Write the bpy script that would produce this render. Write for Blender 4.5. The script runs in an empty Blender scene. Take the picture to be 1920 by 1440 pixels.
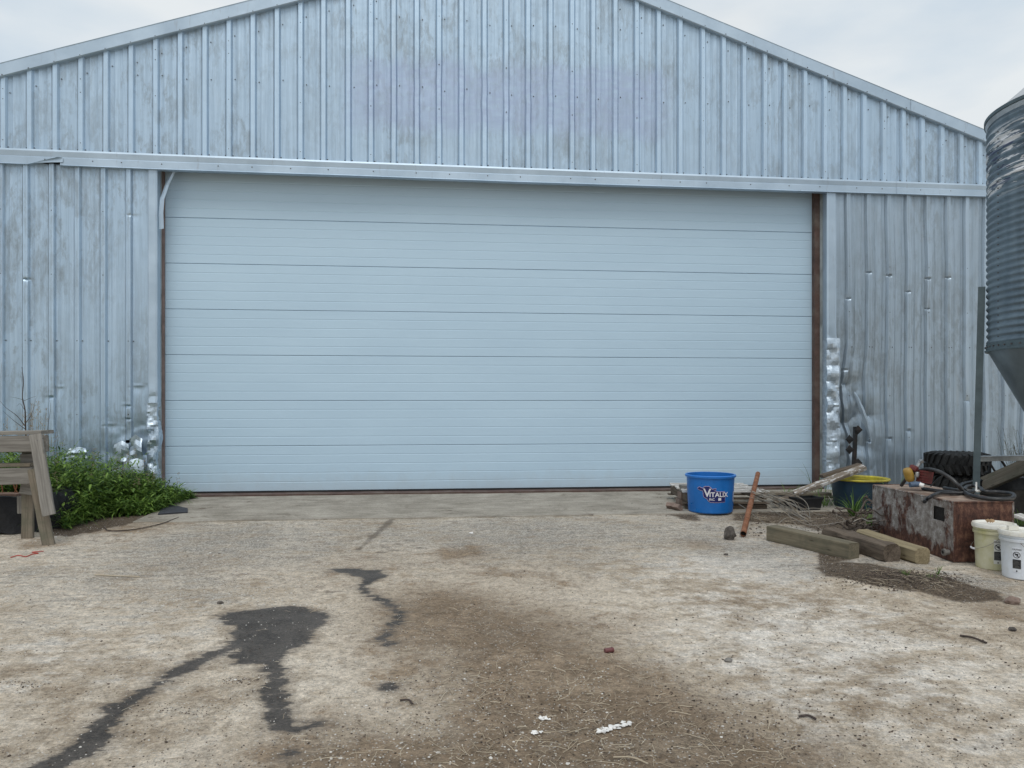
import bpy, math, random
import numpy as np
from mathutils import Vector, Matrix, noise as mn

random.seed(7)
rng = np.random.default_rng(11)
SC = bpy.context.scene
COL = SC.collection

# ------------------------------------------------------------------ camera
F = 1430.0                       # focal length in photo pixels (1920 wide)
TH = math.radians(5.96)
CAM = Vector((0.0, -10.36, 1.28))
HOR = 751.0
cd = bpy.data.cameras.new('camera')
cam = bpy.data.objects.new('camera', cd)
COL.objects.link(cam)
cam.location = CAM
cam.rotation_euler = (math.radians(90), 0, -TH)
cd.sensor_width = 36.0
cd.lens = F / 1920 * 36.0
cd.shift_y = (HOR - 720) / 1920
cd.clip_end = 2000
cd.clip_start = 0.05
SC.camera = cam

# ------------------------------------------------------------------ light
SUN_EL, SUN_AZ = math.radians(60), math.radians(184)   # azimuth: compass angle, 0 = +y
w = bpy.data.worlds.new('World')
SC.world = w
w.use_nodes = True
nt = w.node_tree
for n in list(nt.nodes):
    nt.nodes.remove(n)
wo = nt.nodes.new('ShaderNodeOutputWorld')
bg = nt.nodes.new('ShaderNodeBackground')
bg.inputs['Strength'].default_value = 0.094
sky = nt.nodes.new('ShaderNodeTexSky')
sky.sky_type = 'NISHITA'
sky.sun_disc = False
sky.sun_elevation = SUN_EL
sky.sun_rotation = SUN_AZ
tc = nt.nodes.new('ShaderNodeTexCoord')
mp = nt.nodes.new('ShaderNodeMapping')
mp.inputs['Scale'].default_value = (1.0, 1.0, 2.6)
mp.inputs['Location'].default_value = (1.3, 4.4, 2.9)
n1 = nt.nodes.new('ShaderNodeTexNoise')
n1.inputs['Scale'].default_value = 2.3
n1.inputs['Detail'].default_value = 7
n1.inputs['Roughness'].default_value = 0.52
n1.inputs['Distortion'].default_value = 0.5
r1 = nt.nodes.new('ShaderNodeValToRGB')
r1.color_ramp.elements[0].position = 0.36
r1.color_ramp.elements[0].color = (0.90, 0.90, 0.90, 1)
r1.color_ramp.elements[1].position = 0.56
r1.color_ramp.elements[1].color = (0.97, 0.97, 0.97, 1)
n2 = nt.nodes.new('ShaderNodeTexNoise')
n2.inputs['Scale'].default_value = 2.6
n2.inputs['Detail'].default_value = 6
r2 = nt.nodes.new('ShaderNodeValToRGB')
r2.color_ramp.elements[0].position = 0.36
r2.color_ramp.elements[0].color = (6.7, 7.7, 8.6, 1)
r2.color_ramp.elements[1].position = 0.54
r2.color_ramp.elements[1].color = (8.6, 9.05, 9.3, 1)
mx = nt.nodes.new('ShaderNodeMix')
mx.data_type = 'RGBA'
L = nt.links.new
L(tc.outputs['Generated'], mp.inputs['Vector'])
L(mp.outputs[0], n1.inputs['Vector'])
L(mp.outputs[0], n2.inputs['Vector'])
L(n1.outputs['Fac'], r1.inputs[0])
L(n2.outputs['Fac'], r2.inputs[0])
L(r1.outputs[0], mx.inputs[0])
L(sky.outputs[0], mx.inputs[6])
L(r2.outputs[0], mx.inputs[7])
L(mx.outputs[2], bg.inputs['Color'])
L(bg.outputs[0], wo.inputs['Surface'])

sd = bpy.data.lights.new('sun', 'SUN')
sd.energy = 1.3
sd.angle = math.radians(32)
sd.color = (1.0, 0.96, 0.9)
sun = bpy.data.objects.new('sun', sd)
COL.objects.link(sun)
sv = Vector((math.sin(SUN_AZ) * math.cos(SUN_EL), math.cos(SUN_AZ) * math.cos(SUN_EL), math.sin(SUN_EL)))
sun.rotation_euler = sv.to_track_quat('Z', 'Y').to_euler()
sun.location = sv * 30

SC.view_settings.view_transform = 'Standard'
SC.view_settings.look = 'None'
SC.view_settings.gamma = 1
SC.view_settings.exposure = 0.0
SC.view_settings.use_curve_mapping = False
SC.render.engine = 'CYCLES'

# ------------------------------------------------------------------ geometry of the view
FW = Vector((math.sin(TH), math.cos(TH), 0))
RT = Vector((math.cos(TH), -math.sin(TH), 0))

def ray(px, py):
    return FW + RT * ((px - 960) / F) + Vector((0, 0, -(py - HOR) / F))

def W(px, py, y=0.0):
    d = ray(px, py)
    return CAM + d * ((y - CAM.y) / d.y)

def D(px, py, Z):
    return CAM + ray(px, py) * Z

def gz(x, y):
    t = min(max((-y - 0.3) / 6.5, 0), 1)
    return -0.13 * (t * t * (3 - 2 * t) * 0.5 + t * 0.5)

def G(px, py, dz=0.0):
    z = -0.1
    for _ in range(12):
        d = ray(px, py)
        p = CAM + d * ((z + dz - CAM.z) / d.z)
        z = gz(p.x, p.y)
    return Vector((p.x, p.y, z + dz))

def XZ(X, Z, z=None):
    p = CAM + RT * X + FW * Z
    p.z = gz(p.x, p.y) if z is None else z
    return p

# ------------------------------------------------------------------ numpy noise
def _hash(ix, iy, s):
    h = (ix.astype(np.int64) * 374761393 + iy.astype(np.int64) * 668265263 + s * 974634777) & 0xffffffff
    h = ((h ^ (h >> 13)) * 1274126177) & 0xffffffff
    return ((h ^ (h >> 16)) & 0xffff) / 65535.0

def vnoise(x, y, s=0):
    ix, iy = np.floor(x), np.floor(y)
    fx, fy = x - ix, y - iy
    fx = fx * fx * (3 - 2 * fx)
    fy = fy * fy * (3 - 2 * fy)
    a = _hash(ix, iy, s); b = _hash(ix + 1, iy, s)
    c = _hash(ix, iy + 1, s); d = _hash(ix + 1, iy + 1, s)
    return (a * (1 - fx) + b * fx) * (1 - fy) + (c * (1 - fx) + d * fx) * fy

def fbm(x, y, s=0, o=4):
    r = 0; a = 0.5
    for i in range(o):
        r = r + a * vnoise(x * 2 ** i + 13.7 * i, y * 2 ** i + 7.1 * i, s + i)
        a *= 0.5
    return r

# ------------------------------------------------------------------ object helpers
def tag(o, label=None, cat=None, group=None, kind=None):
    if label: o['label'] = label
    if cat: o['category'] = cat
    if group: o['group'] = group
    if kind: o['kind'] = kind
    return o

def thing(name, loc, label, cat, group=None):
    o = bpy.data.objects.new(name, None)
    o.empty_display_size = 0.1
    COL.objects.link(o)
    o.location = loc
    return tag(o, label, cat, group)

def world_origin(o):
    v = Vector((0, 0, 0))
    while o is not None:
        v += o.location
        o = o.parent
    return v

class MB:
    def __init__(s):
        s.v = []; s.f = []
    def add(s, vs, fs):
        b = len(s.v)
        s.v += [tuple(v) for v in vs]
        s.f += [tuple(i + b for i in f) for f in fs]
        return s
    def box(s, c, size, M=None):
        M = M or Matrix.Identity(3)
        c = Vector(c)
        vs = [c + M @ Vector((sx * size[0] / 2, sy * size[1] / 2, sz * size[2] / 2))
              for sx in (-1, 1) for sy in (-1, 1) for sz in (-1, 1)]
        return s.add(vs, [(0, 1, 3, 2), (4, 6, 7, 5), (0, 4, 5, 1), (2, 3, 7, 6), (0, 2, 6, 4), (1, 5, 7, 3)])
    def tube(s, pts, r, n=8, cap=True, closed=False):
        pts = [Vector(p) for p in pts]
        m = len(pts)
        rs = r if isinstance(r, (list, tuple)) else [r] * m
        up = Vector((0, 0, 1)); vs = []
        prev = None
        for i, p in enumerate(pts):
            if closed:
                t = (pts[(i + 1) % m] - pts[i - 1])
            else:
                t = pts[min(i + 1, m - 1)] - pts[max(i - 1, 0)]
            t.normalize()
            if prev is None:
                a = t.cross(up)
                if a.length < 0.1: a = t.cross(Vector((1, 0, 0)))
            else:
                a = prev - t * prev.dot(t)
            a.normalize(); prev = a
            b = t.cross(a)
            for k in range(n):
                an = 2 * math.pi * k / n
                vs.append(p + (a * math.cos(an) + b * math.sin(an)) * rs[i])
        fs = []
        for i in range(m if closed else m - 1):
            j = (i + 1) % m
            for k in range(n):
                fs.append((i * n + k, i * n + (k + 1) % n, j * n + (k + 1) % n, j * n + k))
        if cap and not closed:
            fs.append(tuple(range(n))[::-1])
            fs.append(tuple((m - 1) * n + k for k in range(n)))
        return s.add(vs, fs)
    def lathe(s, prof, n=32, c=(0, 0, 0), a0=0.0, a1=2 * math.pi, wob=None):
        full = abs(a1 - a0 - 2 * math.pi) < 1e-6
        vs = []; cols = n if full else n + 1
        for (r, z) in prof:
            for k in range(cols):
                an = a0 + (a1 - a0) * k / n
                rr = r * (wob(an, z) if wob else 1)
                vs.append((c[0] + rr * math.cos(an), c[1] + rr * math.sin(an), c[2] + z))
        fs = []
        for i in range(len(prof) - 1):
            for k in range(n):
                k2 = (k + 1) % cols
                fs.append((i * cols + k, i * cols + k2, (i + 1) * cols + k2, (i + 1) * cols + k))
        return s.add(vs, fs)
    def prism(s, poly, z0, z1):
        n = len(poly)
        vs = [(p[0], p[1], z0) for p in poly] + [(p[0], p[1], z1) for p in poly]
        fs = [tuple(range(n))[::-1], tuple(range(n, 2 * n))] + [(i, (i + 1) % n, n + (i + 1) % n, n + i) for i in range(n)]
        return s.add(vs, fs)
    def rock(s, c, size, seed=0, sub=1):
        t = (1 + 5 ** .5) / 2
        vs = [Vector(v).normalized() for v in [(-1, t, 0), (1, t, 0), (-1, -t, 0), (1, -t, 0), (0, -1, t), (0, 1, t), (0, -1, -t), (0, 1, -t), (t, 0, -1), (t, 0, 1), (-t, 0, -1), (-t, 0, 1)]]
        fs = [(0, 11, 5), (0, 5, 1), (0, 1, 7), (0, 7, 10), (0, 10, 11), (1, 5, 9), (5, 11, 4), (11, 10, 2), (10, 7, 6), (7, 1, 8), (3, 9, 4), (3, 4, 2), (3, 2, 6), (3, 6, 8), (3, 8, 9), (4, 9, 5), (2, 4, 11), (6, 2, 10), (8, 6, 7), (9, 8, 1)]
        for _ in range(sub):
            cache = {}; nf = []
            def mid(a, b):
                k = (min(a, b), max(a, b))
                if k not in cache:
                    vs.append(((vs[a] + vs[b]) / 2).normalized()); cache[k] = len(vs) - 1
                return cache[k]
            for a, b, cc in fs:
                x, y, z = mid(a, b), mid(b, cc), mid(cc, a)
                nf += [(a, x, z), (b, y, x), (cc, z, y), (x, y, z)]
            fs = nf
        out = []
        for v in vs:
            k = 1 + 0.35 * mn.noise(v * 1.6 + Vector((seed * 3.1, seed, 0))) + 0.15 * mn.noise(v * 4 + Vector((seed, 0, 5)))
            out.append((c[0] + v.x * size[0] * k, c[1] + v.y * size[1] * k, c[2] + v.z * size[2] * k))
        return s.add(out, fs)
    def build(s, name, mat, parent=None, origin=None, smooth=None, label=None, kind=None, mats=None):
        me = bpy.data.meshes.new(name)
        o = bpy.data.objects.new(name, me)
        COL.objects.link(o)
        if parent is not None:
            org = world_origin(parent); o.parent = parent
        else:
            org = Vector(origin) if origin is not None else Vector((0, 0, 0)); o.location = org
        me.from_pydata([(v[0] - org[0], v[1] - org[1], v[2] - org[2]) for v in s.v], [], s.f)
        me.materials.append(mat)
        if smooth is not None:
            me.polygons.foreach_set('use_smooth', [True] * len(me.polygons))
            me.set_sharp_from_angle(angle=math.radians(smooth))
        me.update()
        if label: o['label'] = label
        if kind: o['kind'] = kind
        return o

def beam(name, p0, p1, w, h, mat, parent=None, roll=0.0, jit=0.002, ch=0.006, seed=0, side=None):
    """board/timber from p0 to p1 (centre line), local x along its length"""
    p0, p1 = Vector(p0), Vector(p1)
    d = p1 - p0; Ln = d.length; d.normalize()
    up = Vector((0, 0, 1))
    if side is not None:
        y = Vector(side); y = (y - d * y.dot(d)).normalized(); z = d.cross(y)
    else:
        y = up.cross(d)
        if y.length < 0.05: y = Vector((0, 1, 0))
        y.normalize(); z = d.cross(y)
    R = Matrix((d, y, z)).transposed() @ Matrix.Rotation(roll, 3, 'X')
    c = ch
    sec = [(-w/2+c, -h/2), (w/2-c, -h/2), (w/2, -h/2+c), (w/2, h/2-c), (w/2-c, h/2), (-w/2+c, h/2), (-w/2, h/2-c), (-w/2, -h/2+c)]
    m = max(2, int(Ln / 0.12) + 1)
    rs = random.Random(seed + int(Ln * 1000))
    vs = []; fs = []
    for i in range(m):
        x = -Ln/2 + Ln * i / (m - 1)
        for (a, b) in sec:
            xx = x + (rs.uniform(-.004, .004) if i in (0, m - 1) else 0)
            vs.append((xx, a + rs.uniform(-jit, jit), b + rs.uniform(-jit, jit)))
    for i in range(m - 1):
        for k in range(8):
            fs.append((i*8+k, (i+1)*8+k, (i+1)*8+(k+1) % 8, i*8+(k+1) % 8))
    fs.append(tuple(range(8))); fs.append(tuple((m-1)*8+k for k in range(8))[::-1])
    me = bpy.data.meshes.new(name)
    me.from_pydata(vs, [], [f[::-1] for f in fs])
    me.materials.append(mat)
    o = bpy.data.objects.new(name, me)
    COL.objects.link(o)
    org = Vector((0, 0, 0))
    if parent is not None:
        o.parent = parent; org = world_origin(parent)
    o.matrix_local = Matrix.Translation((p0 + p1) / 2 - org) @ R.to_4x4()
    return o

def copy_tree(o, parent=None):
    c = o.copy(); COL.objects.link(c)
    if parent is not None: c.parent = parent
    for ch in o.children:
        copy_tree(ch, c)
    return c

def spline(pts, n=8):
    """Catmull-Rom through the points"""
    P = [Vector(p) for p in pts]
    P = [P[0] * 2 - P[1]] + P + [P[-1] * 2 - P[-2]]
    out = []
    for i in range(1, len(P) - 2):
        for k in range(n):
            t = k / n
            a, b, c, d = P[i-1], P[i], P[i+1], P[i+2]
            out.append(0.5 * ((2 * b) + (c - a) * t + (2*a - 5*b + 4*c - d) * t*t + (3*b - a - 3*c + d) * t**3))
    out.append(P[-2])
    return out

# ------------------------------------------------------------------ materials
class NT:
    def __init__(s, name):
        s.m = bpy.data.materials.new(name); s.m.use_nodes = True
        s.t = s.m.node_tree
        s.b = s.t.nodes['Principled BSDF']
        s.pos = s.n('ShaderNodeNewGeometry').outputs['Position']
        s._tc = None
    def n(s, k): return s.t.nodes.new(k)
    def l(s, a, b): s.t.links.new(a, b)
    def obj(s):
        if s._tc is None: s._tc = s.n('ShaderNodeTexCoord')
        return s._tc.outputs['Object']
    def noise(s, scale, detail=5, rough=0.55, vec=None, stretch=None, dist=0.0, off=(0, 0, 0)):
        v = vec or s.pos
        if stretch or off != (0, 0, 0):
            mp = s.n('ShaderNodeMapping'); mp.inputs['Scale'].default_value = stretch or (1, 1, 1)
            mp.inputs['Location'].default_value = off
            s.l(v, mp.inputs['Vector']); v = mp.outputs[0]
        q = s.n('ShaderNodeTexNoise')
        q.inputs['Scale'].default_value = scale; q.inputs['Detail'].default_value = detail
        q.inputs['Roughness'].default_value = rough; q.inputs['Distortion'].default_value = dist
        s.l(v, q.inputs['Vector'])
        return q.outputs['Fac']
    def vor(s, scale, vec=None, out='Distance', stretch=None):
        v = vec or s.pos
        if stretch:
            mp = s.n('ShaderNodeMapping'); mp.inputs['Scale'].default_value = stretch
            s.l(v, mp.inputs['Vector']); v = mp.outputs[0]
        q = s.n('ShaderNodeTexVoronoi'); q.inputs['Scale'].default_value = scale
        s.l(v, q.inputs['Vector'])
        return q.outputs[out]
    def ramp(s, f, stops):
        q = s.n('ShaderNodeValToRGB'); e = q.color_ramp.elements
        while len(e) < len(stops): e.new(0.5)
        for el, (p, c) in zip(e, stops):
            el.position = p
            el.color = (c, c, c, 1) if not isinstance(c, (tuple, list)) else (*c, 1)
        s.l(f, q.inputs[0]); return q.outputs[0]
    def mix(s, f, a, b, mode='MIX'):
        q = s.n('ShaderNodeMix'); q.data_type = 'RGBA'; q.blend_type = mode
        for sock, v in ((q.inputs[0], f), (q.inputs[6], a), (q.inputs[7], b)):
            if hasattr(v, 'is_linked'): s.l(v, sock)
            elif isinstance(v, (int, float)) and sock == q.inputs[0]: sock.default_value = v
            else: sock.default_value = (*v, 1) if not isinstance(v, (int, float)) else (v, v, v, 1)
        return q.outputs[2]
    def math(s, op, a, b=0.0, c=None, clamp=False):
        q = s.n('ShaderNodeMath'); q.operation = op; q.use_clamp = clamp
        for i, v in enumerate((a, b, c)):
            if v is None: continue
            if hasattr(v, 'is_linked'): s.l(v, q.inputs[i])
            else: q.inputs[i].default_value = v
        return q.outputs[0]
    def attr(s, name):
        q = s.n('ShaderNodeAttribute'); q.attribute_name = name
        return q.outputs['Fac']
    def sep(s):
        q = s.n('ShaderNodeSeparateXYZ'); s.l(s.pos, q.inputs[0]); return q.outputs
    def set(s, base=None, rough=None, metal=None, spec=None):
        for k, v in (('Base Color', base), ('Roughness', rough), ('Metallic', metal), ('Specular IOR Level', spec)):
            if v is None: continue
            if hasattr(v, 'is_linked'): s.l(v, s.b.inputs[k])
            elif k == 'Base Color': s.b.inputs[k].default_value = (*v, 1)
            else: s.b.inputs[k].default_value = v
        return s
    def bump(s, h, strength=0.3, dist=0.01, prev=None):
        q = s.n('ShaderNodeBump'); q.inputs['Strength'].default_value = strength
        q.inputs['Distance'].default_value = dist
        s.l(h, q.inputs['Height'])
        if prev is not None: s.l(prev, q.inputs['Normal'])
        s.l(q.outputs[0], s.b.inputs['Normal']); return q.outputs[0]

def simple(name, c, rough=0.5, metal=0.0, var=0.25, vs=12, bump=0.1, dirt=None, bd=0.003, obj=False, spec=0.5):
    m = NT(name)
    v = m.obj() if obj else None
    f = m.noise(vs, 6, 0.6, vec=v)
    a = tuple(x * (1 - var) for x in c); b = tuple(min(1, x * (1 + var)) for x in c)
    col = m.ramp(f, [(0.3, a), (0.7, b)])
    if dirt:
        g = m.ramp(m.noise(vs * 0.5, 8, 0.7, vec=v, off=(3, 1, 7)), [(0.45, 0.0), (0.68, 1.0)])
        col = m.mix(g, col, dirt)
    r = m.ramp(m.noise(vs * 3, 4, vec=v), [(0.3, max(0, rough - .12)), (0.7, min(1, rough + .12))])
    m.set(col, r, metal, spec)
    if bump: m.bump(m.noise(vs * 6, 5, vec=v), bump, bd)
    return m.m

def galv(name, lo, hi, dull, metal=0.7, logo=False):
    m = NT(name)
    streak = m.noise(1.0, 5, 0.6, stretch=(26, 26, 0.8))
    fine = m.noise(1.0, 4, 0.7, stretch=(140, 140, 2.0))
    blot = m.noise(1.5, 10, 0.68, stretch=(1.5, 1.5, 0.8), dist=0.6)
    drip = m.noise(9, 8, 0.75, stretch=(1.6, 1.6, 0.5), dist=0.4)
    f = m.math('ADD', m.math('MULTIPLY', streak, 0.5), m.math('MULTIPLY', fine, 0.5))
    col = m.ramp(f, [(0.36, lo), (0.60, hi)])
    bm = m.ramp(m.math('ADD', m.math('MULTIPLY', blot, 0.62), m.math('MULTIPLY', drip, 0.38)), [(0.47, 0.0), (0.52, 0.60), (0.62, 0.85)])
    br = m.ramp(drip, [(0.40, 0.25), (0.6, 1.0)])
    gate = m.ramp(m.noise(0.55, 4, 0.55, stretch=(1, 1, .8), off=(2.7, 0, 5.1)), [(0.42, 0.18), (0.56, 1.0)])
    bm = m.math('MULTIPLY', m.math('MULTIPLY', bm, br), gate)
    col = m.mix(bm, col, dull)
    # chalky oxide flecks
    fl = m.ramp(m.noise(38, 6, 0.8), [(0.62, 0.0), (0.70, 0.35)])
    col = m.mix(m.math('MULTIPLY', fl, m.ramp(blot, [(0.45, 0.0), (0.6, 1.0)])), col, (0.78, 0.80, 0.82))
    # brown-grey dirt in random upright streaks
    dt = m.ramp(m.noise(1.0, 7, 0.7, stretch=(7, 7, 0.9), off=(5, 2, 1)), [(0.60, 0.0), (0.75, 0.30)])
    col = m.mix(dt, col, (0.42, 0.42, 0.42))
    # rib crowns painted brighter, the sky reflection put into their colour
    col = m.mix(m.math('MULTIPLY', m.attr('crown_sheen'), 0.55), col, tuple(min(1, c * 1.12) for c in hi))
    foot_shade = m.math('MULTIPLY', m.attr('foot'), m.ramp(m.noise(1.0, 5, .7, stretch=(5, 5, 1.4), off=(1, 8, 3)), [(0.35, 0.35), (0.6, 0.95)]))
    col = m.mix(foot_shade, col, (0.12, 0.145, 0.18))  # dark line painted along each rib's left foot, for the shade beside it
    if logo:
        s = m.sep()
        def band(v, a, b, e):
            u = m.math('MULTIPLY_ADD', m.noise(2.2, 3), 0.5, m.math('ADD', v, -0.25))
            up = m.n('ShaderNodeMapRange'); up.interpolation_type = 'SMOOTHSTEP'
            m.l(u, up.inputs[0]); up.inputs[1].default_value = a - e; up.inputs[2].default_value = a + e
            dn = m.n('ShaderNodeMapRange'); dn.interpolation_type = 'SMOOTHSTEP'
            m.l(u, dn.inputs[0]); dn.inputs[1].default_value = b - e; dn.inputs[2].default_value = b + e
            dn.inputs[3].default_value = 1; dn.inputs[4].default_value = 0
            return m.math('MULTIPLY', up.outputs[0], dn.outputs[0])
        k = m.math('MULTIPLY', band(s['X'], -1.1, 3.2, 0.25), band(s['Z'], 4.95, 5.85, 0.14))
        sm = m.ramp(m.noise(1.0, 4, 0.6, stretch=(5, 5, 16)), [(0.3, 0.25), (0.65, 0.75)])
        col = m.mix(m.math('MULTIPLY', k, sm), col, (0.37, 0.44, 0.60))
    rg = m.ramp(m.math('ADD', m.math('MULTIPLY', blot, 0.5), m.math('MULTIPLY', fine, 0.5)), [(0.35, 0.34), (0.65, 0.58)])
    m.set(col, rg, metal)
    b1 = m.bump(m.noise(2.2, 3), 0.35, 0.03)
    m.bump(fine, 0.12, 0.002, b1)
    return m.m

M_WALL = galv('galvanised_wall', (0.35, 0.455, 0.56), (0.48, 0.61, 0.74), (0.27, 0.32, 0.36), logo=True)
M_WALL_R = galv('galvanised_wall_shaded', (0.31, 0.385, 0.45), (0.41, 0.50, 0.59), (0.26, 0.30, 0.33))  # right-hand copy of the wall metal, darkened in colour for its dimmer reflection
def trim_mat():
    m = NT('galvanised_trim')
    a = m.noise(2.0, 6, .6); st = m.noise(1.0, 6, .7, stretch=(16, 16, 2.5))
    col = m.ramp(a, [(0.35, (0.40, 0.50, 0.60)), (0.65, (0.49, 0.60, 0.71))])
    col = m.mix(m.ramp(st, [(0.60, 0.0), (0.70, 0.5)]), col, (0.30, 0.33, 0.37))
    m.set(col, m.ramp(a, [(0.3, .38), (.7, .55)]), 0.55)
    m.bump(m.noise(2.5, 3), .3, .02)
    return m.m
M_TRIM = trim_mat()
def crumple_mat():
    m = NT('bare_crumpled_zinc')
    f = m.noise(14, 8, 0.7)
    m.set(m.ramp(f, [(0.35, (0.36, 0.44, 0.52)), (0.6, (0.62, 0.72, 0.82))]), m.ramp(f, [(0.3, 0.55), (0.7, 0.38)]), 0.65)
    m.bump(m.noise(20, 3), 0.3, 0.01)
    return m.m
M_CRUMP = crumple_mat()

def door_mat():
    m = NT('door_white_steel')
    f = m.noise(1.0, 5, 0.6, stretch=(0.7, 1, 2.2))
    g = m.noise(1.0, 3, 0.6, stretch=(3, 3, 60))
    col = m.ramp(m.math('ADD', m.math('MULTIPLY', f, .7), m.math('MULTIPLY', g, .3)), [(0.35, (0.455, 0.61, 0.745)), (0.65, (0.49, 0.65, 0.785))])
    s = m.sep()
    # road grime splashed on the lowest section, in uneven patches
    gr = m.ramp(m.math('ADD', m.math('MULTIPLY', s['Z'], 0.9), m.math('MULTIPLY', m.noise(5, 8, .7), 0.5)), [(0.3, 0.28), (0.55, 0.0)])
    col = m.mix(gr, col, (0.40, 0.41, 0.40))
    sp = m.ramp(m.noise(24, 5, .8, off=(2, 0, 0)), [(0.72, 0.0), (0.78, 0.3)])
    col = m.mix(sp, col, (0.42, 0.45, 0.46))
    m.set(col, 0.42, 0.0, 0.5)
    m.bump(m.noise(1.0, 2, 0.5, stretch=(1, 1, 130)), 0.08, 0.002)
    return m.m
M_DOOR = door_mat()

def wood_mat(name, lo, hi, green=None, dark=0.0, paint=None):
    m = NT(name)
    v = m.obj()
    g = m.noise(1.0, 7, 0.65, vec=v, stretch=(2.2, 55, 55), dist=0.3)
    g2 = m.noise(1.0, 4, 0.6, vec=v, stretch=(1.0, 9, 9), off=(4, 3, 1))
    col = m.ramp(m.math('ADD', m.math('MULTIPLY', g, .65), m.math('MULTIPLY', g2, .35)), [(0.33, lo), (0.62, hi)])
    cr = m.ramp(m.noise(1.0, 5, 0.7, vec=v, stretch=(1.3, 80, 80), off=(9, 0, 0)), [(0.62, 0.0), (0.68, 0.7)])
    col = m.mix(cr, col, tuple(x * .3 for x in lo))
    if green:
        col = m.mix(m.ramp(m.noise(6, 6, .7, vec=v), [(0.45, 0), (0.65, 0.6)]), col, green)
    if paint:
        col = m.mix(m.ramp(m.noise(1.0, 6, .75, vec=v, stretch=(9, 30, 30), off=(1, 6, 2)), [(0.54, 0), (0.58, 0.9)]), col, paint)
    kn = m.ramp(m.vor(3.5, vec=v, stretch=(1, 4, 4)), [(0.04, 0.7), (0.12, 0.0)])
    col = m.mix(kn, col, tuple(x * .35 for x in lo))
    m.set(col, 0.85, 0.0, 0.2)
    m.bump(g, 0.55, 0.004)
    return m.m
M_GREY = wood_mat('weathered_grey_wood', (0.115, 0.105, 0.092), (0.29, 0.275, 0.25))
M_GREY2 = wood_mat('weathered_brown_wood', (0.10, 0.083, 0.062), (0.235, 0.20, 0.155), green=(0.10, 0.105, 0.075))
M_TREAT = wood_mat('treated_timber', (0.085, 0.075, 0.053), (0.22, 0.19, 0.135), green=(0.11, 0.105, 0.078))
M_FRESH = wood_mat('pale_timber', (0.15, 0.12, 0.075), (0.33, 0.275, 0.175))
M_ROT = wood_mat('rotten_timber', (0.045, 0.035, 0.027), (0.17, 0.135, 0.105))
M_PLANK = wood_mat('paint_flaked_plank', (0.12, 0.10, 0.08), (0.28, 0.235, 0.19), paint=(0.66, 0.66, 0.66))
M_WHITEW = wood_mat('whitewashed_slat', (0.30, 0.29, 0.27), (0.62, 0.61, 0.59), paint=(0.78, 0.78, 0.77))
M_POST = simple('brown_post_paint', (0.088, 0.052, 0.042), 0.75, vs=9, var=.35, dirt=(0.14, 0.11, 0.09))
M_POSTL = simple('faded_brown_post', (0.19, 0.14, 0.13), 0.75, vs=9, var=.25)
M_SEAL = simple('black_rubber_seal', (0.012, 0.012, 0.014), 0.6)
M_SCREW = simple('screw_head', (0.13, 0.12, 0.12), 0.5, 0.6)
M_BLACK = simple('black_plastic', (0.014, 0.015, 0.018), 0.42, vs=8, dirt=(0.05, 0.048, 0.045))
M_TARP = simple('black_sheeting', (0.010, 0.010, 0.012), 0.55, vs=5, bump=0.5, bd=0.02, spec=0.35)
M_RUBBER = simple('tyre_rubber', (0.009, 0.0095, 0.0105), 0.7, vs=10, dirt=(0.03, 0.029, 0.027))
M_HOSE = simple('black_hose', (0.016, 0.017, 0.021), 0.4, dirt=(0.05, 0.05, 0.05))
M_BLUE = simple('blue_plastic', (0.006, 0.14, 0.47), 0.38, vs=5, var=.12, bump=0.05)
M_NAVYT = simple('navy_plastic_tub', (0.012, 0.035, 0.062), 0.45, vs=6, dirt=(0.03, 0.06, 0.075))
M_YEL = simple('yellow_rim_plastic', (0.55, 0.47, 0.035), 0.45, vs=14, dirt=(0.33, 0.27, 0.05))
M_NAVY = simple('navy_print', (0.006, 0.012, 0.11), 0.5, var=.05, bump=0)
M_WPRINT = simple('white_print', (0.72, 0.72, 0.76), 0.5, var=.04, bump=0)
M_PINK = simple('pale_pink_print', (0.62, 0.45, 0.58), 0.5, var=.05, bump=0)
M_KPRINT = simple('black_print', (0.018, 0.018, 0.022), 0.5, var=.05, bump=0)
M_RUSTP = simple('rusty_pipe', (0.20, 0.075, 0.032), 0.8, 0.1, vs=22, var=.4, dirt=(0.30, 0.15, 0.085), bump=.3)
M_DARKIN = simple('dark_bore', (0.01, 0.008, 0.007), 0.9)
M_RED = simple('faded_red_housing', (0.11, 0.016, 0.016), 0.6, vs=20, dirt=(0.12, 0.05, 0.04))
M_YELL = simple('old_yellow_housing', (0.36, 0.22, 0.04), 0.5, vs=16, dirt=(0.32, 0.2, 0.06))
M_ALU = simple('dull_aluminium', (0.35, 0.35, 0.35), 0.4, 0.8, vs=20)
M_BLUEG = simple('blue_grey_plastic', (0.07, 0.11, 0.18), 0.5)
M_STEELK = simple('black_steel', (0.018, 0.019, 0.021), 0.5, 0.3, vs=25, dirt=(0.05, 0.035, 0.03))
M_STONE = simple('grey_stone', (0.20, 0.19, 0.175), 0.9, vs=15, var=.4, bump=.5, bd=.01)
M_STONE_D = simple('dark_stone', (0.10, 0.088, 0.078), 0.95, vs=22, var=.5, bump=.7, bd=.012)
M_BRICK = simple('brown_brick', (0.20, 0.145, 0.12), 0.9, vs=20, var=.3, bump=.4)
M_WIRE = simple('old_wire', (0.25, 0.24, 0.22), 0.6, 0.3, vs=30, dirt=(0.3, 0.24, 0.16))
M_ROOT = simple('dark_roots', (0.05, 0.036, 0.028), 0.85, vs=30, dirt=(0.20, 0.165, 0.14))
M_LEAFD = simple('dry_leaf', (0.30, 0.2, 0.11), 0.8)
M_SCRAP = simple('white_scrap', (0.75, 0.74, 0.72), 0.8, vs=30)
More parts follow.
